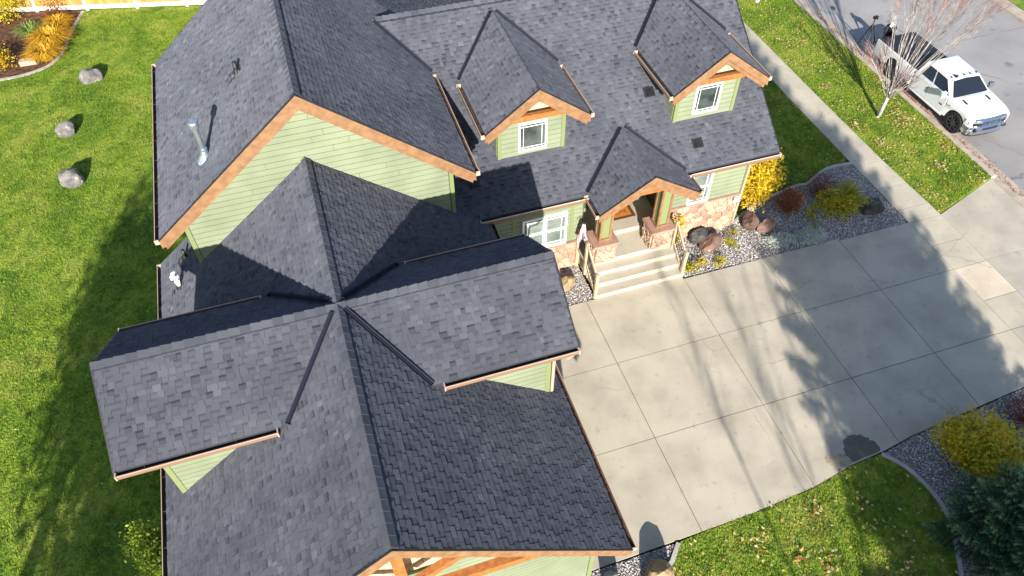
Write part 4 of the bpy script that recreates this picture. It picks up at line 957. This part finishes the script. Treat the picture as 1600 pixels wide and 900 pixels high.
# bare street tree ------------------------------------------------------
def bare_tree(base, label, seed, nbr, k=1.0, tws=12, low=6, rt=.125):
    t = thing('bare_tree', base, label, 'tree'); B0 = Vector(base); tk = MB(); lb = MB(); tw = MB(); rn = random.Random(seed)
    fork = B0+Vector((.16,.10,1.15))*k; tk.tube([B0, B0+Vector((.03,.03,.1)), B0.lerp(fork,.55)+Vector((.02,0,0)), fork], [rt,rt*.8,rt*.68,rt*.62], 10); tk.build('trunk', M['trunkpale'], t, smooth=True)
    for i in range(nbr+low):
        az = rn.uniform(0,2*math.pi); up = i < nbr; spr = rn.uniform(.06,.52) if up else rn.uniform(.42,.85); Lh = k*(rn.uniform(3.9,5.7) if up else rn.uniform(.9,1.9))
        st = B0.lerp(fork, rn.uniform(.70,1.0)); dv = Vector((math.cos(az)*spr+.10, math.sin(az)*spr, 1)).normalized(); bend = Vector((math.cos(az),math.sin(az),0))
        pts = [st+dv*Lh*f+bend*(.35*spr*Lh*f*(1-f))+Vector((rn.gauss(0,.05),rn.gauss(0,.05),0))*k*(1 if f else 0) for f in (0,.2,.42,.65,.85,1)]; r0 = k*rn.uniform(.011,.029)
        lb.tube(pts[:5], [r0,r0*.8,r0*.62,r0*.45,r0*.32], 5, cap=False); tw.tube(pts[4:], [r0*.32,r0*.12], 4, cap=False)
        for j in range(tws):
            f = rn.uniform(.34,1)**.65; q_ = min(4.999, f*5); a = int(q_); b = pts[a].lerp(pts[a+1], q_-a)
            az2 = rn.uniform(0,2*math.pi); L = k*rn.uniform(.35,.95)*(1.15-f*.45); d2 = (dv*rn.uniform(1.0,1.5)+Vector((math.cos(az2),math.sin(az2),rn.uniform(.0,.5)))*.5).normalized()
            e = b+d2*L; mid = b.lerp(e,.5)+bend*.02; (tw if f > .7 else lb).tube([b,mid,e], [.0075*k,.005*k,.0022*k], 3, cap=False)
            if f > .6:
                s_ = b.lerp(e, rn.uniform(.3,.8)); az3 = rn.uniform(0,6.28); tw.tube([s_, s_+(d2+Vector((math.cos(az3),math.sin(az3),.2))*.5).normalized()*rn.uniform(.2,.45)*k], [.0042*k,.002*k], 3, cap=False)
    lb.build('branches', M['palebark'], t); tw.build('twigs', M['twig'], t, kind='stuff')
bare_tree((21.85,14.05,-.02), 'bare pale stemmed street tree with reddish twigs on the grass strip', 12, 32, tws=24, rt=.10)
bare_tree((6.9,-14.2,-.02), 'bare tree on the front lawn whose branches throw thin shadow streaks on the driveway', 5, 13, 2.1, 11, 0)

# ------------------------------------------------------------------ fence at the back
F0, F1 = Vector((-14.5,34.4,0)), Vector((9,28.6,0)); fd = (F1-F0).normalized(); fx = Vector((-fd.y,fd.x,0)); ft = thing('fence', tuple((F0+F1)/2), 'tan plank fence with white posts and rails along the back lawn', 'fence')
s0 = (Vector((-8.62,32.98,0))-F0).dot(fd) % 2.33; L = (F1-F0).length; posts = []
def fb(a, b, off, th, z0, z1, nm, mt, tn=.5):
    p, q = F0+fd*a, F0+fd*b; mb = MB(); P = [p+fx*off, q+fx*off, q+fx*(off+th), p+fx*(off+th)]; mb.prism([(v.x,v.y,z0) for v in P], (0,0,z1-z0), 0, tn); mb.build(nm, M[mt], ft)
s = s0-2.33; rr = random.Random(9)
while s < L:
    fb(max(s,0)-.065, max(s,0)+.065, -.065, .13, -.05, 1.95, 'post', 'vinylfence'); a, b = max(s,0)+.065, min(s+2.33-.065, L)
    if b > a+.2:
        fb(a, b, -.03, .06, .05, .24, 'rail', 'vinylfence'); fb(a, b, -.03, .06, 1.75, 1.88, 'rail', 'vinylfence')
        u = a
        while u < b-.02:
            fb(u+.003, min(u+.19, b)-.003, -.012+rr.uniform(-.003,.003), .022, .24, 1.75, 'plank', 'fencewood', rr.random()); u += .19
    s += 2.33

# ------------------------------------------------------------------ railings, flag, mat, sign
def railing(x, label, back=False):
    t = thing('stair_railing', (x,8.85,0), label, 'railing')
    def post(px, py, z0, z1): mb = MB(); mb.box((px-.05,py-.05,z0),(px+.05,py+.05,z1)); mb.build('post', M['railwood'], t)
    xb = x+(-.02 if x > 9 else -.04)
    post(x, 8.86, 0, 1.12); post(xb, 9.68, .3, 1.72)
    def rail(p, q): mb = MB(); mb.bar(p, q, .05, .09); mb.build('rail', M['railwood'], t)
    rail((x,8.91,1.0),(xb,9.63,1.62)); rail((x,8.91,.22),(xb,9.63,.84))
    for k in range(7):
        f = (k+1)/8; px, py = x+(xb-x)*f, 8.91+.72*f; mb = MB(); mb.tube([(px,py,.26+.62*f),(px,py,.97+.62*f)], .011, 6); mb.build('baluster', M['black'], t)
    if back:
        post(xb-.02, 10.36, .0, 1.72); rail((xb,9.73,1.64),(xb-.02,10.31,1.64)); rail((xb,9.73,.84),(xb-.02,10.31,.84))
        for k in range(5):
            f = (k+1)/6; py = 9.73+.58*f; mb = MB(); mb.tube([(xb-.01,py,.88),(xb-.01,py,1.6)], .011, 6); mb.build('baluster', M['black'], t)
railing(7.55, 'left wooden stair railing of the porch, next to the hanging flag', True)
railing(10.58, 'right wooden stair railing of the porch, next to the gravel bed')
t = thing('flag', (7.42,9.95,1.0), 'small red and white striped garden flag hanging left of the porch steps', 'flag')
mb = MB(); mb.tube([(7.62,10.02,1.55),(7.55,9.98,2.28),(7.40,9.92,2.42),(7.26,9.88,2.33)], .016, 6); mb.build('pole', M['black'], t)
mb = MB(); nr, nc = 12, 10
def fp(i, j):
    f, g_ = i/nr, j/nc; wd = .10+.22*f; return (7.42-.02*f+(g_-.5)*wd, 9.90-.04*f+.035*math.sin(g_*9+f*3)*(.3+f), 2.36-.66*f-.05*abs(g_-.3))
for i in range(nr):
    for j in range(nc):
        tn = 1.0 if (i > 6 and 2 < j < 8 and (i+j) % 3) else (.5 if (j+i//5) % 3 == 1 else 0); mb.face([fp(i,j),fp(i+1,j),fp(i+1,j+1),fp(i,j+1)], 0, tn)
mb.build('cloth', M['flagw'], t)
t = thing('doormat', (9.25,11.35,.85), 'orange coir doormat with dark patterned border and lettering at the front door', 'doormat')
mb = MB(); mb.box((8.62,11.12,.851),(9.88,11.72,.868)); mb.build('border', M['matdark'], t)
mb = MB(); mb.box((8.74,11.22,.868),(9.76,11.62,.874)); mb.build('panel', M['matorange'], t)
def text_mesh(body, size, mw, mt, parent, name='lettering', ext=.002):
    cu = bpy.data.curves.new(name, 'FONT'); cu.body = body; cu.size = size; cu.extrude = ext; cu.align_x = 'CENTER'; cu.align_y = 'CENTER'
    to = bpy.data.objects.new(name, cu); COL.objects.link(to); bpy.context.view_layer.update()
    me = bpy.data.meshes.new_from_object(to.evaluated_get(bpy.context.evaluated_depsgraph_get())); bpy.data.objects.remove(to); me.materials.clear(); me.materials.append(M[mt])
    return link(name, me, parent, mw)
text_mesh('WELCOME', .17, Matrix.Translation((9.25,11.42,.877)), 'matdark', t)
t = thing('wall_sign', (13.1,10.33,1.4), 'small blue and white sign on the stone wall at the house corner', 'sign')
mb = MB(); mb.box((12.96,10.27,1.30),(13.17,10.30,1.53)); mb.build('plate', M['signwhite'], t)
mb = MB(); mb.box((12.965,10.262,1.47),(13.165,10.27,1.525)); mb.build('band', M['signblue'], t)
mb = MB(); mb.box((13.02,10.30,1.36),(13.11,10.34,1.46)); mb.build('bracket', M['signwhite'], t)
t = thing('marker_post', (21.9,23.55,0), 'short white marker post standing in the grass strip at the far end', 'post')
mb = MB(); mb.box((21.82,23.5,-.02),(21.97,23.6,.45)); mb.build('post', M['white'], t); mb = MB(); mb.box((21.80,23.48,.45),(21.99,23.62,.5)); mb.build('cap', M['black'], t)
# downspouts on the right side
def downspout(pts, parent): mb = MB(); mb.tube(pts, .04, 6); mb.build('downspout', M['gutterlip'], parent)
downspout([(12.95,9.72,3.5),(12.98,9.9,3.25),(13.24,10.36,3.0),(13.24,10.38,.2)], r_main)
downspout([(4.45,3.38,5.7),(4.3,3.5,5.4),(4.12,3.8,5.2),(4.12,3.82,3.75)], r_e)

# ------------------------------------------------------------------ pickup truck
TX, TY, TZ = 24.03, 12.55, -.15
truck = thing('pickup_truck', (TX+.94, TY+2, TZ), 'white crew cab pickup truck parked at the kerb under the bare tree', 'pickup truck')
def T3(x, y, z): return Vector((TX+x, TY+y, TZ+z))
TW = 1.88
def shaped(mb, name, mt, parent, bevel=.035, seg=2, fn=None, smooth=True):
    me = mb.mesh(name, M[mt]); bm = bmesh.new(); bm.from_mesh(me); bmesh.ops.remove_doubles(bm, verts=bm.verts, dist=.0005); bmesh.ops.recalc_face_normals(bm, faces=bm.faces)
    if bevel:
        ed = [e for e in bm.edges if len(e.link_faces) == 2 and e.calc_face_angle(0) > .35]
        bmesh.ops.bevel(bm, geom=ed, offset=bevel, segments=seg, affect='EDGES', profile=.6, clamp_overlap=True)
    bm.to_mesh(me); bm.free()
    if smooth: me.polygons.foreach_set('use_smooth', [True]*len(me.polygons)); me.set_sharp_from_angle(angle=R(35))
    return link(name, me, parent)
def arc(cy, cz, r, n=12, a0=180, a1=0): return [(cy+r*math.cos(R(a0+(a1-a0)*i/n)), cz+r*math.sin(R(a0+(a1-a0)*i/n))) for i in range(n+1)]
WR = .43; AR = .50
def xtaper(x, y):
    """sides draw in towards the nose"""
    c = TW/2; k = 1-.085*max(0, min(1, (.15-y)/.9))**1.6; return c+(x-c)*k
def prof_extrude(poly, x0, x1, cap=True):
    mb = MB(); n = len(poly); A = [T3(xtaper(x0,y),y,z) for y, z in poly]; B = [T3(xtaper(x1,y),y,z) for y, z in poly]
    mb.face(A); mb.face(B[::-1])
    for i in range(n): mb.face([A[i], B[i], B[(i+1)%n], A[(i+1)%n]])
    return mb
# nose and cab lower body
low = [(-.72,.50)]+[(-AR,.45)]+arc(0,.43,AR)+[(AR,.42),(2.62,.42),(2.62,1.14),(.70,1.14),(.45,1.14),(-.38,1.07),(-.60,1.02),(-.72,.93)]
body = shaped(prof_extrude(low, 0, TW), 'body', 'carwhite', truck, .045)
# hood bulge and scoops
mb = MB(); mb.prism([T3(.46,-.52,.985),T3(TW-.46,-.52,.985),T3(TW-.36,.52,1.11),T3(.36,.52,1.11)], (0,0,.055)); shaped(mb, 'hood', 'carwhite', truck, .03)
for xx in (.38, TW-.44):
    mb = MB(); mb.prism([T3(xx,.08,1.128),T3(xx+.07,.08,1.128),T3(xx+.07,.34,1.150),T3(xx,.34,1.150)], (0,0,.012)); mb.build('hood_vent', M['black'], truck)
# cab
cb = [(.03,.55,1.135),(TW-.03,.55,1.135),(TW-.03,2.60,1.135),(.03,2.60,1.135)]; ct = [(.26,1.13,1.60),(TW-.26,1.13,1.60),(TW-.23,2.46,1.625),(.23,2.46,1.625)]
mb = MB(); A = [T3(*p) for p in cb]; B = [T3(*p) for p in ct]; mb.face(B); mb.face(A[::-1])
for i in range(4): mb.face([A[i],A[(i+1)%4],B[(i+1)%4],B[i]])
cab = shaped(mb, 'cab', 'carwhite', truck, .05, 3)
def glasspane(c, uv, name, lift=.006, mt='bluegreyglass'):
    """c: four corners (bottom-left, bottom-right, top-right, top-left); uv: polygon in the unit square"""
    a, b, d_, e = [Vector(q) for q in c]; n = (b-a).cross(e-a).normalized()
    P = [a*(1-u)*(1-v)+b*u*(1-v)+d_*u*v+e*(1-u)*v+n*lift for u, v in uv]; mb = MB(); mb.prism([p-n*.004 for p in P], n*.008); return shaped(mb, name, mt, truck, 0)
glasspane([A[0],A[1],B[1],B[0]], [(.045,.05),(.12,.03),(.88,.03),(.955,.05),(.93,.90),(.5,.95),(.07,.90)], 'windshield', .008)
glasspane([A[3],A[0],B[0],B[3]], [(.50,.07),(.93,.07),(.86,.88),(.48,.90)], 'side_window'); glasspane([A[3],A[0],B[0],B[3]], [(.12,.07),(.46,.07),(.44,.90),(.14,.88)], 'side_window')
glasspane([A[1],A[2],B[2],B[1]], [(.07,.07),(.50,.07),(.52,.90),(.14,.88)], 'side_window'); glasspane([A[1],A[2],B[2],B[1]], [(.54,.07),(.88,.07),(.86,.88),(.56,.90)], 'side_window')
glasspane([A[2],A[3],B[3],B[2]], [(.08,.12),(.92,.12),(.9,.85),(.1,.85)], 'rear_window')
for k in range(5):
    f = .36+.29*k; mb = MB(); mb.tube([T3(f,1.21,1.615),T3(f,1.30,1.635)], [.03,.014], 8); mb.build('roof_marker', M['black'], truck)
mb = MB(); mb.prism([T3(.50,1.17,1.605),T3(.58,1.17,1.605),T3(.56,1.34,1.615),T3(.52,1.34,1.615)], (0,0,.045)); mb.build('antenna', M['black'], truck)
# doors: seams and handles
for sx, xx in ((-1, -.004), (1, TW+.004)):
    for y0, y1 in ((.66,1.72),(1.74,2.56)):
        mb = MB(); P = [T3(xx-.004*sx,y0,.47),T3(xx-.004*sx,y1,.47),T3(xx-.004*sx,y1,1.11),T3(xx-.004*sx,y0,1.11)]; mb.prism(P, (sx*.016,0,0)); dr = shaped(mb, 'door', 'carwhite', truck, .006, 1)
        mb = MB(); mb.bar(T3(xx+.022*sx,y1-.24,.99),T3(xx+.022*sx,y1-.06,.99), .02, .035); mb.build('handle', M['chrome'], dr)
    for yq in (.645,1.725,2.575): mb = MB(); mb.box(tuple(T3(min(xx-.008*sx,xx+.002*sx),yq,.47)), tuple(T3(max(xx-.008*sx,xx+.002*sx),yq+.014,1.115))); mb.build('door_gap', M['black'], truck)
    mb = MB(); mb.box(tuple(T3(xx-.02 if sx > 0 else xx-.03,.62,.36)), tuple(T3(xx+.03 if sx > 0 else xx+.02,2.58,.41))); mb.build('side_step', M['chrome' if sx > 0 else 'carwhite'], truck)
    mx = xx+sx*.17; mb = MB(); mb.prism([T3(mx-.11,.74,1.11),T3(mx+.11,.74,1.11),T3(mx+.10,.86,1.13),T3(mx-.10,.86,1.13)], (0,0,.23)); mr = shaped(mb, 'mirror', 'carwhite' if sx < 0 else 'chrome', truck, .03)
    mb = MB(); mb.bar(T3(xx-sx*.02,.82,1.13),T3(mx,.82,1.15), .05, .05); mb.build('mirror_arm', M['black'], mr)
    mb = MB(); P = [T3(xx+sx*.012,.40,.93),T3(xx+sx*.012,.52,.93),T3(xx+sx*.012,.52,.99),T3(xx+sx*.012,.40,.99)]
    # emblem and model badge
    rz_ = Matrix.Rotation(R(-90 if sx < 0 else 90), 4, 'Z') @ Matrix.Rotation(R(90), 4, 'X')
    text_mesh('2500', .09, Matrix.Translation(T3(xx+sx*.017,.86,.74)) @ rz_, 'black', truck, 'badge')
    mb = MB(); c0 = T3(xx+sx*.008,.46,.92); mb.prism([c0+Vector((0,a,b)) for a, b in ((-.05,.04),(0,.015),(.05,.04),(.02,-.01),(0,-.05),(-.02,-.01))], (sx*.006,0,0)); mb.build('emblem', M['black'], truck)
# bed: two sides, front, tailgate, floor
BY0, BY1 = 2.68, 5.10; RY = 3.83
side = [(BY0,.46),(RY-AR,.46)]+arc(RY,.43,AR)+[(RY+AR,.46),(BY1,.50),(BY1,1.13),(BY0,1.13)]
for x0, x1 in ((0,.13),(TW-.13,TW)): shaped(prof_extrude(side, x0, x1), 'bed_side', 'carwhite', truck, .03)
mb = MB(); mb.box(tuple(T3(.131,BY0,.60)), tuple(T3(TW-.131,BY1-.06,.66))); mb.box(tuple(T3(.131,BY0,.661)), tuple(T3(TW-.131,BY0+.06,1.11)))
for xx in (.132, TW-.38): mb.box(tuple(T3(xx,RY-.42,.661)), tuple(T3(xx+.248,RY+.42,.9)))
mb.box(tuple(T3(.132,BY0+.061,.661)), tuple(T3(.15,BY1-.07,1.135))); mb.box(tuple(T3(TW-.15,BY0+.061,.661)), tuple(T3(TW-.132,BY1-.07,1.135)))
mb.build('bed_liner', M['bedliner'], truck)
mb = MB(); mb.prism([T3(.06,BY0+.05,1.132),T3(TW-.06,BY0+.05,1.132),T3(TW-.06,BY1-.02,1.132),T3(.06,BY1-.02,1.132)], (0,0,.03)); mb.build('bed_cover', M['bedliner'], truck)
mb = MB(); mb.box(tuple(T3(.16,BY1+.005,.56)), tuple(T3(TW-.16,BY1+.56,.62))); tg = shaped(mb, 'tailgate', 'carwhite', truck, .02)
mb = MB(); mb.box(tuple(T3(.20,BY1+.01,.621)), tuple(T3(TW-.20,BY1+.53,.635))); mb.build('tailgate_liner', M['bedliner'], tg)
for xx in (.0, TW-.12): mb = MB(); mb.box(tuple(T3(xx,BY1+.002,.78)), tuple(T3(xx+.12,BY1+.03,1.06))); mb.build('tail_lamp', M['redlens'], truck)
mb = MB(); mb.prism([T3(.02,BY1+.02,.40),T3(TW-.02,BY1+.02,.40),T3(TW-.12,BY1+.2,.40),T3(.12,BY1+.2,.40)], (0,0,.17)); shaped(mb, 'rear_bumper', 'chrome', truck, .03)
# underbody
mb = MB(); mb.box(tuple(T3(.25,-.5,.28)), tuple(T3(TW-.25,BY1-.1,.58))); mb.build('chassis', M['black'], truck)
for cy in (0, RY):
    mb = MB(); mb.box(tuple(T3(.16,cy-.46,.45)), tuple(T3(TW-.16,cy+.46,.92))); mb.build('wheel_arch', M['black'], truck)
# front: grille, lamps, bumper
def fx_(x): return x
mb = MB(); nose = [(.06,-.60),(.24,-.74),(.62,-.80),(TW/2,-.82),(TW-.62,-.80),(TW-.24,-.74),(TW-.06,-.60)]
wrap = [(.035,-.50)]+nose+[(TW-.035,-.50)]
def nosebar(z0, z1, out, name, mt, a=0, b=7, parent=truck, bev=.012, full=False):
    P = wrap if full else nose[a:b]; mb = MB(); F_ = [T3(TW/2+(x-TW/2)*(1+.05*out/.1), y-out, 0) for x, y in P]; K_ = [T3(x, y+.10, 0) for x, y in P][::-1]
    mb.prism([(v.x,v.y,TZ+z0) for v in F_+K_], (0,0,z1-z0)); return shaped(mb, name, mt, parent, bev, 1)
nosebar(.40,.565,.13,'front_bumper','chrome',bev=.03,full=True); nosebar(.566,.70,.09,'front_bumper','chrome',bev=.03,full=True); nosebar(.30,.399,.07,'air_dam','black',bev=.02); nosebar(.585,.655,.112,'bumper_intake','black',2,5,bev=.008)
gr = nosebar(.70,.95,.02,'grille','black',1,6)
nosebar(.925,.975,.035,'grille_frame','chrome',1,6,gr); nosebar(.70,.745,.04,'grille_frame','chrome',1,6,gr)
for k in range(3): nosebar(.765+.058*k,.785+.058*k,.026,'grille_bar','chrome',1,6,gr,.004)
text_mesh('RAM', .15, Matrix.Translation(T3(TW/2,-.872,.84)) @ Matrix.Rotation(R(90),4,'X'), 'chrome', gr, 'lettering', .012)
for s_ in (0, 1):
    X = (lambda q: q) if s_ == 0 else (lambda q: TW-q); P = [(.03,-.36),(.065,-.62),(.22,-.765),(.50,-.825),(.50,-.72),(.30,-.68),(.14,-.36)]; P = [(X(a), b) for a, b in P]
    mb = MB(); mb.prism([(*T3(a,b,0).xy, TZ+.72) for a, b in (P if s_ == 0 else P[::-1])], (0,0,.215)); hl = shaped(mb, 'headlight', 'lamp', truck, .015, 1)
    mb = MB(); q = [T3(X(.06),-.60,.81),T3(X(.24),-.785,.81),T3(X(.49),-.84,.81)]; mb.bar(q[0],q[1],.03,.11); mb.bar(q[1],q[2],.03,.11); mb.build('lamp_trim', M['black'], hl)
    mb = MB(); mb.tube([T3(X(.26),-.875,.60),T3(X(.26),-.90,.60)], .06, 10); mb.build('fog_lamp', M['black'], truck)
def wheel(x, y, sx):
    t_ = None; c = T3(x, y, WR); mb = MB(); prof = [(-.13,.27),(-.13,.385),(-.10,.425),(0,.43),(.10,.425),(.13,.385),(.13,.27)]; n = 28
    for i in range(n):
        a, b = 2*math.pi*i/n, 2*math.pi*(i+1)/n
        for (p, r), (q, s_) in zip(prof, prof[1:]): mb.face([c+Vector((p,math.cos(a)*r,math.sin(a)*r)), c+Vector((q,math.cos(a)*s_,math.sin(a)*s_)), c+Vector((q,math.cos(b)*s_,math.sin(b)*s_)), c+Vector((p,math.cos(b)*r,math.sin(b)*r))])
    wo = mb.build('wheel', M['rubber'], truck, smooth=True)
    mb = MB(); o = sx*.10
    mb.tube([c+Vector((sx*.02,0,0)), c+Vector((o*.5,0,0))], .275, 24)
    for k in range(8):
        a = k*math.pi/4; u = Vector((0,math.cos(a),math.sin(a))); mb.bar(c+Vector((o,0,0))+u*.05, c+Vector((o,0,0))+u*.27, .05, .03, up=(1,0,0))
    mb.tube([c+Vector((o*.5,0,0)), c+Vector((o*1.25,0,0))], .075, 14); mb.build('rim', M['rim'], wo)
    mb = MB()
    for i in range(24):
        a, b = 2*math.pi*i/24, 2*math.pi*(i+1)/24; v_ = lambda t__, r: c+Vector((o*1.1,math.cos(t__)*r,math.sin(t__)*r)); mb.face([v_(a,.255),v_(a,.285),v_(b,.285),v_(b,.255)])
    mb.build('rim_lip', M['galv'], wo)
for yy in (0, RY): wheel(.14, yy, -1); wheel(TW-.14, yy, 1)

# ------------------------------------------------------------------ person behind the truck, and the tripod
def skinned(name, verts, edges, radii, mt, parent, sub=2):
    me = bpy.data.meshes.new(name); me.from_pydata(verts, edges, []); o = bpy.data.objects.new(name, me); COL.objects.link(o)
    md = o.modifiers.new('skin', 'SKIN'); sv = me.skin_vertices[0].data if len(me.skin_vertices) else None
    if sv is None: bpy.context.view_layer.update()
    for i, r in enumerate(radii): me.skin_vertices[0].data[i].radius = (r, r) if not hasattr(r, '__len__') else r
    me.skin_vertices[0].data[0].use_root = True
    m2 = o.modifiers.new('sub', 'SUBSURF'); m2.levels = sub; m2.render_levels = sub
    bpy.context.view_layer.update(); me2 = bpy.data.meshes.new_from_object(o.evaluated_get(bpy.context.evaluated_depsgraph_get())); bpy.data.objects.remove(o)
    me2.materials.clear(); me2.materials.append(M[mt]); me2.polygons.foreach_set('use_smooth', [True]*len(me2.polygons)); return link(name, me2, parent)
PX, PY = 25.25, 18.30
person = thing('person', (PX,PY,-.15), 'person in black clothes and white cap leaning over something held behind the truck', 'person')
def Q(x, y, z): return (PX+x, PY+y, -.15+z)
# faces -X-Y (towards the tailgate); pelvis root
V = [Q(0,0,.80), Q(-.05,-.04,.98), Q(-.14,-.10,1.16), Q(-.22,-.15,1.28), Q(-.27,-.19,1.34), Q(-.31,-.22,1.39),
     Q(.07,-.08,.76), Q(.05,-.07,.43), Q(.08,-.06,.08), Q(.02,-.15,.04),
     Q(-.06,.10,.76), Q(-.05,.12,.43), Q(-.02,.14,.08), Q(-.10,.08,.04),
     Q(-.10,-.28,1.24), Q(-.20,-.36,1.03), Q(-.38,-.34,.93), Q(-.44,-.33,.92),
     Q(-.30,.02,1.24), Q(-.42,-.05,1.03), Q(-.50,-.22,.93), Q(-.52,-.26,.92)]
E = [(0,1),(1,2),(2,3),(3,4),(4,5),(0,6),(6,7),(7,8),(8,9),(0,10),(10,11),(11,12),(12,13),(3,14),(14,15),(15,16),(16,17),(3,18),(18,19),(19,20),(20,21)]
rad = [.13,.13,.145,.12,.058,.055,.088,.062,.045,.04,.088,.062,.045,.04,.062,.046,.034,.03,.062,.046,.034,.03]
body_p = skinned('body', V, E, rad, 'leather', person)
# head with face, ears, cap
hc = Vector(Q(-.37,-.26,1.45)); bm = bmesh.new(); bmesh.ops.create_uvsphere(bm, u_segments=16, v_segments=12, radius=1)
for v in bm.verts:
    v.co.x *= .088; v.co.y *= .078; v.co.z *= .108
    if v.co.z < -.03: v.co.x *= .88; v.co.y *= .85
me = bpy.data.meshes.new('head'); fdv = Vector((-.72,-.45,-.52)).normalized(); rot = fdv.to_track_quat('X','Z').to_matrix().to_4x4(); bm.transform(Matrix.Translation(hc) @ rot); bm.to_mesh(me); bm.free(); me.materials.append(M['skin']); me.polygons.foreach_set('use_smooth',[True]*len(me.polygons)); hd = link('head', me, person)
def HP(x, y, z): return hc+(rot.to_3x3() @ Vector((x,y,z)))
mb = MB(); mb.tube([HP(.08,0,.01),HP(.108,0,-.02),HP(.085,0,-.03)], [.008,.014,.01], 6); mb.build('nose', M['skin'], hd)
for sg in (-1, 1):
    mb = MB(); mb.tube([HP(.076,sg*.03,.018),HP(.084,sg*.03,.018)], .009, 6); mb.build('eye', M['black'], hd)
    mb = MB(); mb.tube([HP(0,sg*.074,.02),HP(-.005,sg*.086,.0),HP(0,sg*.076,-.025)], [.012,.018,.01], 6); mb.build('ear', M['skin'], hd)
mb = MB(); mb.bar(HP(.083,-.022,-.05),HP(.083,.022,-.05),.008,.006); mb.build('mouth', M['redlens'], hd)
bm = bmesh.new(); bmesh.ops.create_uvsphere(bm, u_segments=16, v_segments=10, radius=1); bmesh.ops.delete(bm, geom=[v for v in bm.verts if v.co.z < .12], context='VERTS')
for v in bm.verts: v.co = Vector((v.co.x*.098, v.co.y*.088, v.co.z*.115))
bm.transform(Matrix.Translation(hc) @ rot); me = bpy.data.meshes.new('cap'); bm.to_mesh(me); bm.free(); me.materials.append(M['capwhite']); cp = link('cap', me, person)
mb = MB(); mb.prism([HP(.075,-.06,.02),HP(.155,-.04,.015),HP(.155,.04,.015),HP(.075,.06,.02)], tuple(rot.to_3x3() @ Vector((0,0,.008)))); mb.build('brim', M['capwhite'], cp)
# hands: palm, four fingers and a thumb closed round a phone-sized device
for k, (w0, w1, sg) in enumerate(((Vector(V[16]),Vector(V[17]),1),(Vector(V[20]),Vector(V[21]),-1))):
    dv = (w1-w0).normalized(); up = Vector((0,0,1)); sd = dv.cross(up).normalized()
    HV = [tuple(w1), tuple(w1+dv*.04), tuple(w1+dv*.075)]; HE = [(0,1),(1,2)]; HR = [.026,.034,.03]
    for f in range(4):
        b = w1+dv*(.075+.004*(1.5-abs(f-1.5)))+sd*(f-1.5)*.018; l = (.030,.036,.033,.024)[f]; i = len(HV)
        HV += [tuple(b+dv*l*.3), tuple(b+dv*l-up*.014), tuple(b+dv*l*1.1-up*.038)]; HE += [(2,i),(i,i+1),(i+1,i+2)]; HR += [.009,.0085,.0075]
    i = len(HV); tb = w1+dv*.03+sd*sg*.034; HV += [tuple(tb), tuple(tb+dv*.03+sd*sg*.012-up*.01), tuple(tb+dv*.05-up*.022)]; HE += [(1,i),(i,i+1),(i+1,i+2)]; HR += [.012,.0105,.009]
    skinned('hand', HV, HE, HR, 'skin', person, 1)
mb = MB(); c = (Vector(V[17])+Vector(V[21]))/2+Vector((-.10,-.06,.0)); mb.box(tuple(c-Vector((.09,.06,.015))), tuple(c+Vector((.09,.06,.015)))); ct_ = mb.build('controller', M['black'], label='dark hand held controller in the hands of the person behind the truck', category='controller')
mb = MB()
for sx in (-1,1): mb.tube([c+Vector((sx*.06,.06,.01)),c+Vector((sx*.06,.15,.05))], .006, 5)
mb.build('antenna', M['black'], ct_)
tp = thing('tripod', (24.25,18.45,-.15), 'black tripod with camera head standing behind the truck at the kerb', 'tripod'); C0 = Vector((24.25,18.45,1.28))
for ft_ in ((24.50,19.12),(23.98,18.0),(24.72,18.15)):
    mb = MB(); q = Vector((*ft_,-.148)); mb.tube([C0-Vector((0,0,.05)), C0.lerp(q,.5), q], [.026,.022,.014], 6); mb.build('leg', M['black'], tp)
mb = MB(); mb.tube([C0-Vector((0,0,.4)),C0+Vector((0,0,.18))], .024, 8); mb.build('column', M['black'], tp)
mb = MB(); mb.box(tuple(C0+Vector((-.10,-.05,.18))), tuple(C0+Vector((.10,.05,.29)))); mb.tube([C0+Vector((0,-.05,.235)),C0+Vector((0,-.13,.235))], .04, 10); mb.build('head', M['black'], tp)

# ------------------------------------------------------------------ repeats share a group
for base, grp in (('boulder','boulders in the lawn and gravel beds'),('roof_vent','black vents on the main roof slope'),('vent_pipe','vent pipes on the left roof slopes'),('stair_railing','railings of the porch steps'),
                  ('ornamental_grass','grass clumps by the fence'),('flowering_plant','small plants in the gravel bed'),('silver_plant','silver ground cover plants'),('barberry_shrub','dark red shrubs'),('yellow_shrub','shrubs in the mulch bed'),('small_shrub','small shrubs in the gravel bed'),('spruce_tree','spruces round the driveway'),('bare_tree','bare trees'),('unseen_shade_tree','leafy trees on the side lawn')):
    for o in bpy.data.objects:
        if o.parent is None and o.name.split('.')[0] == base: o['group'] = grp
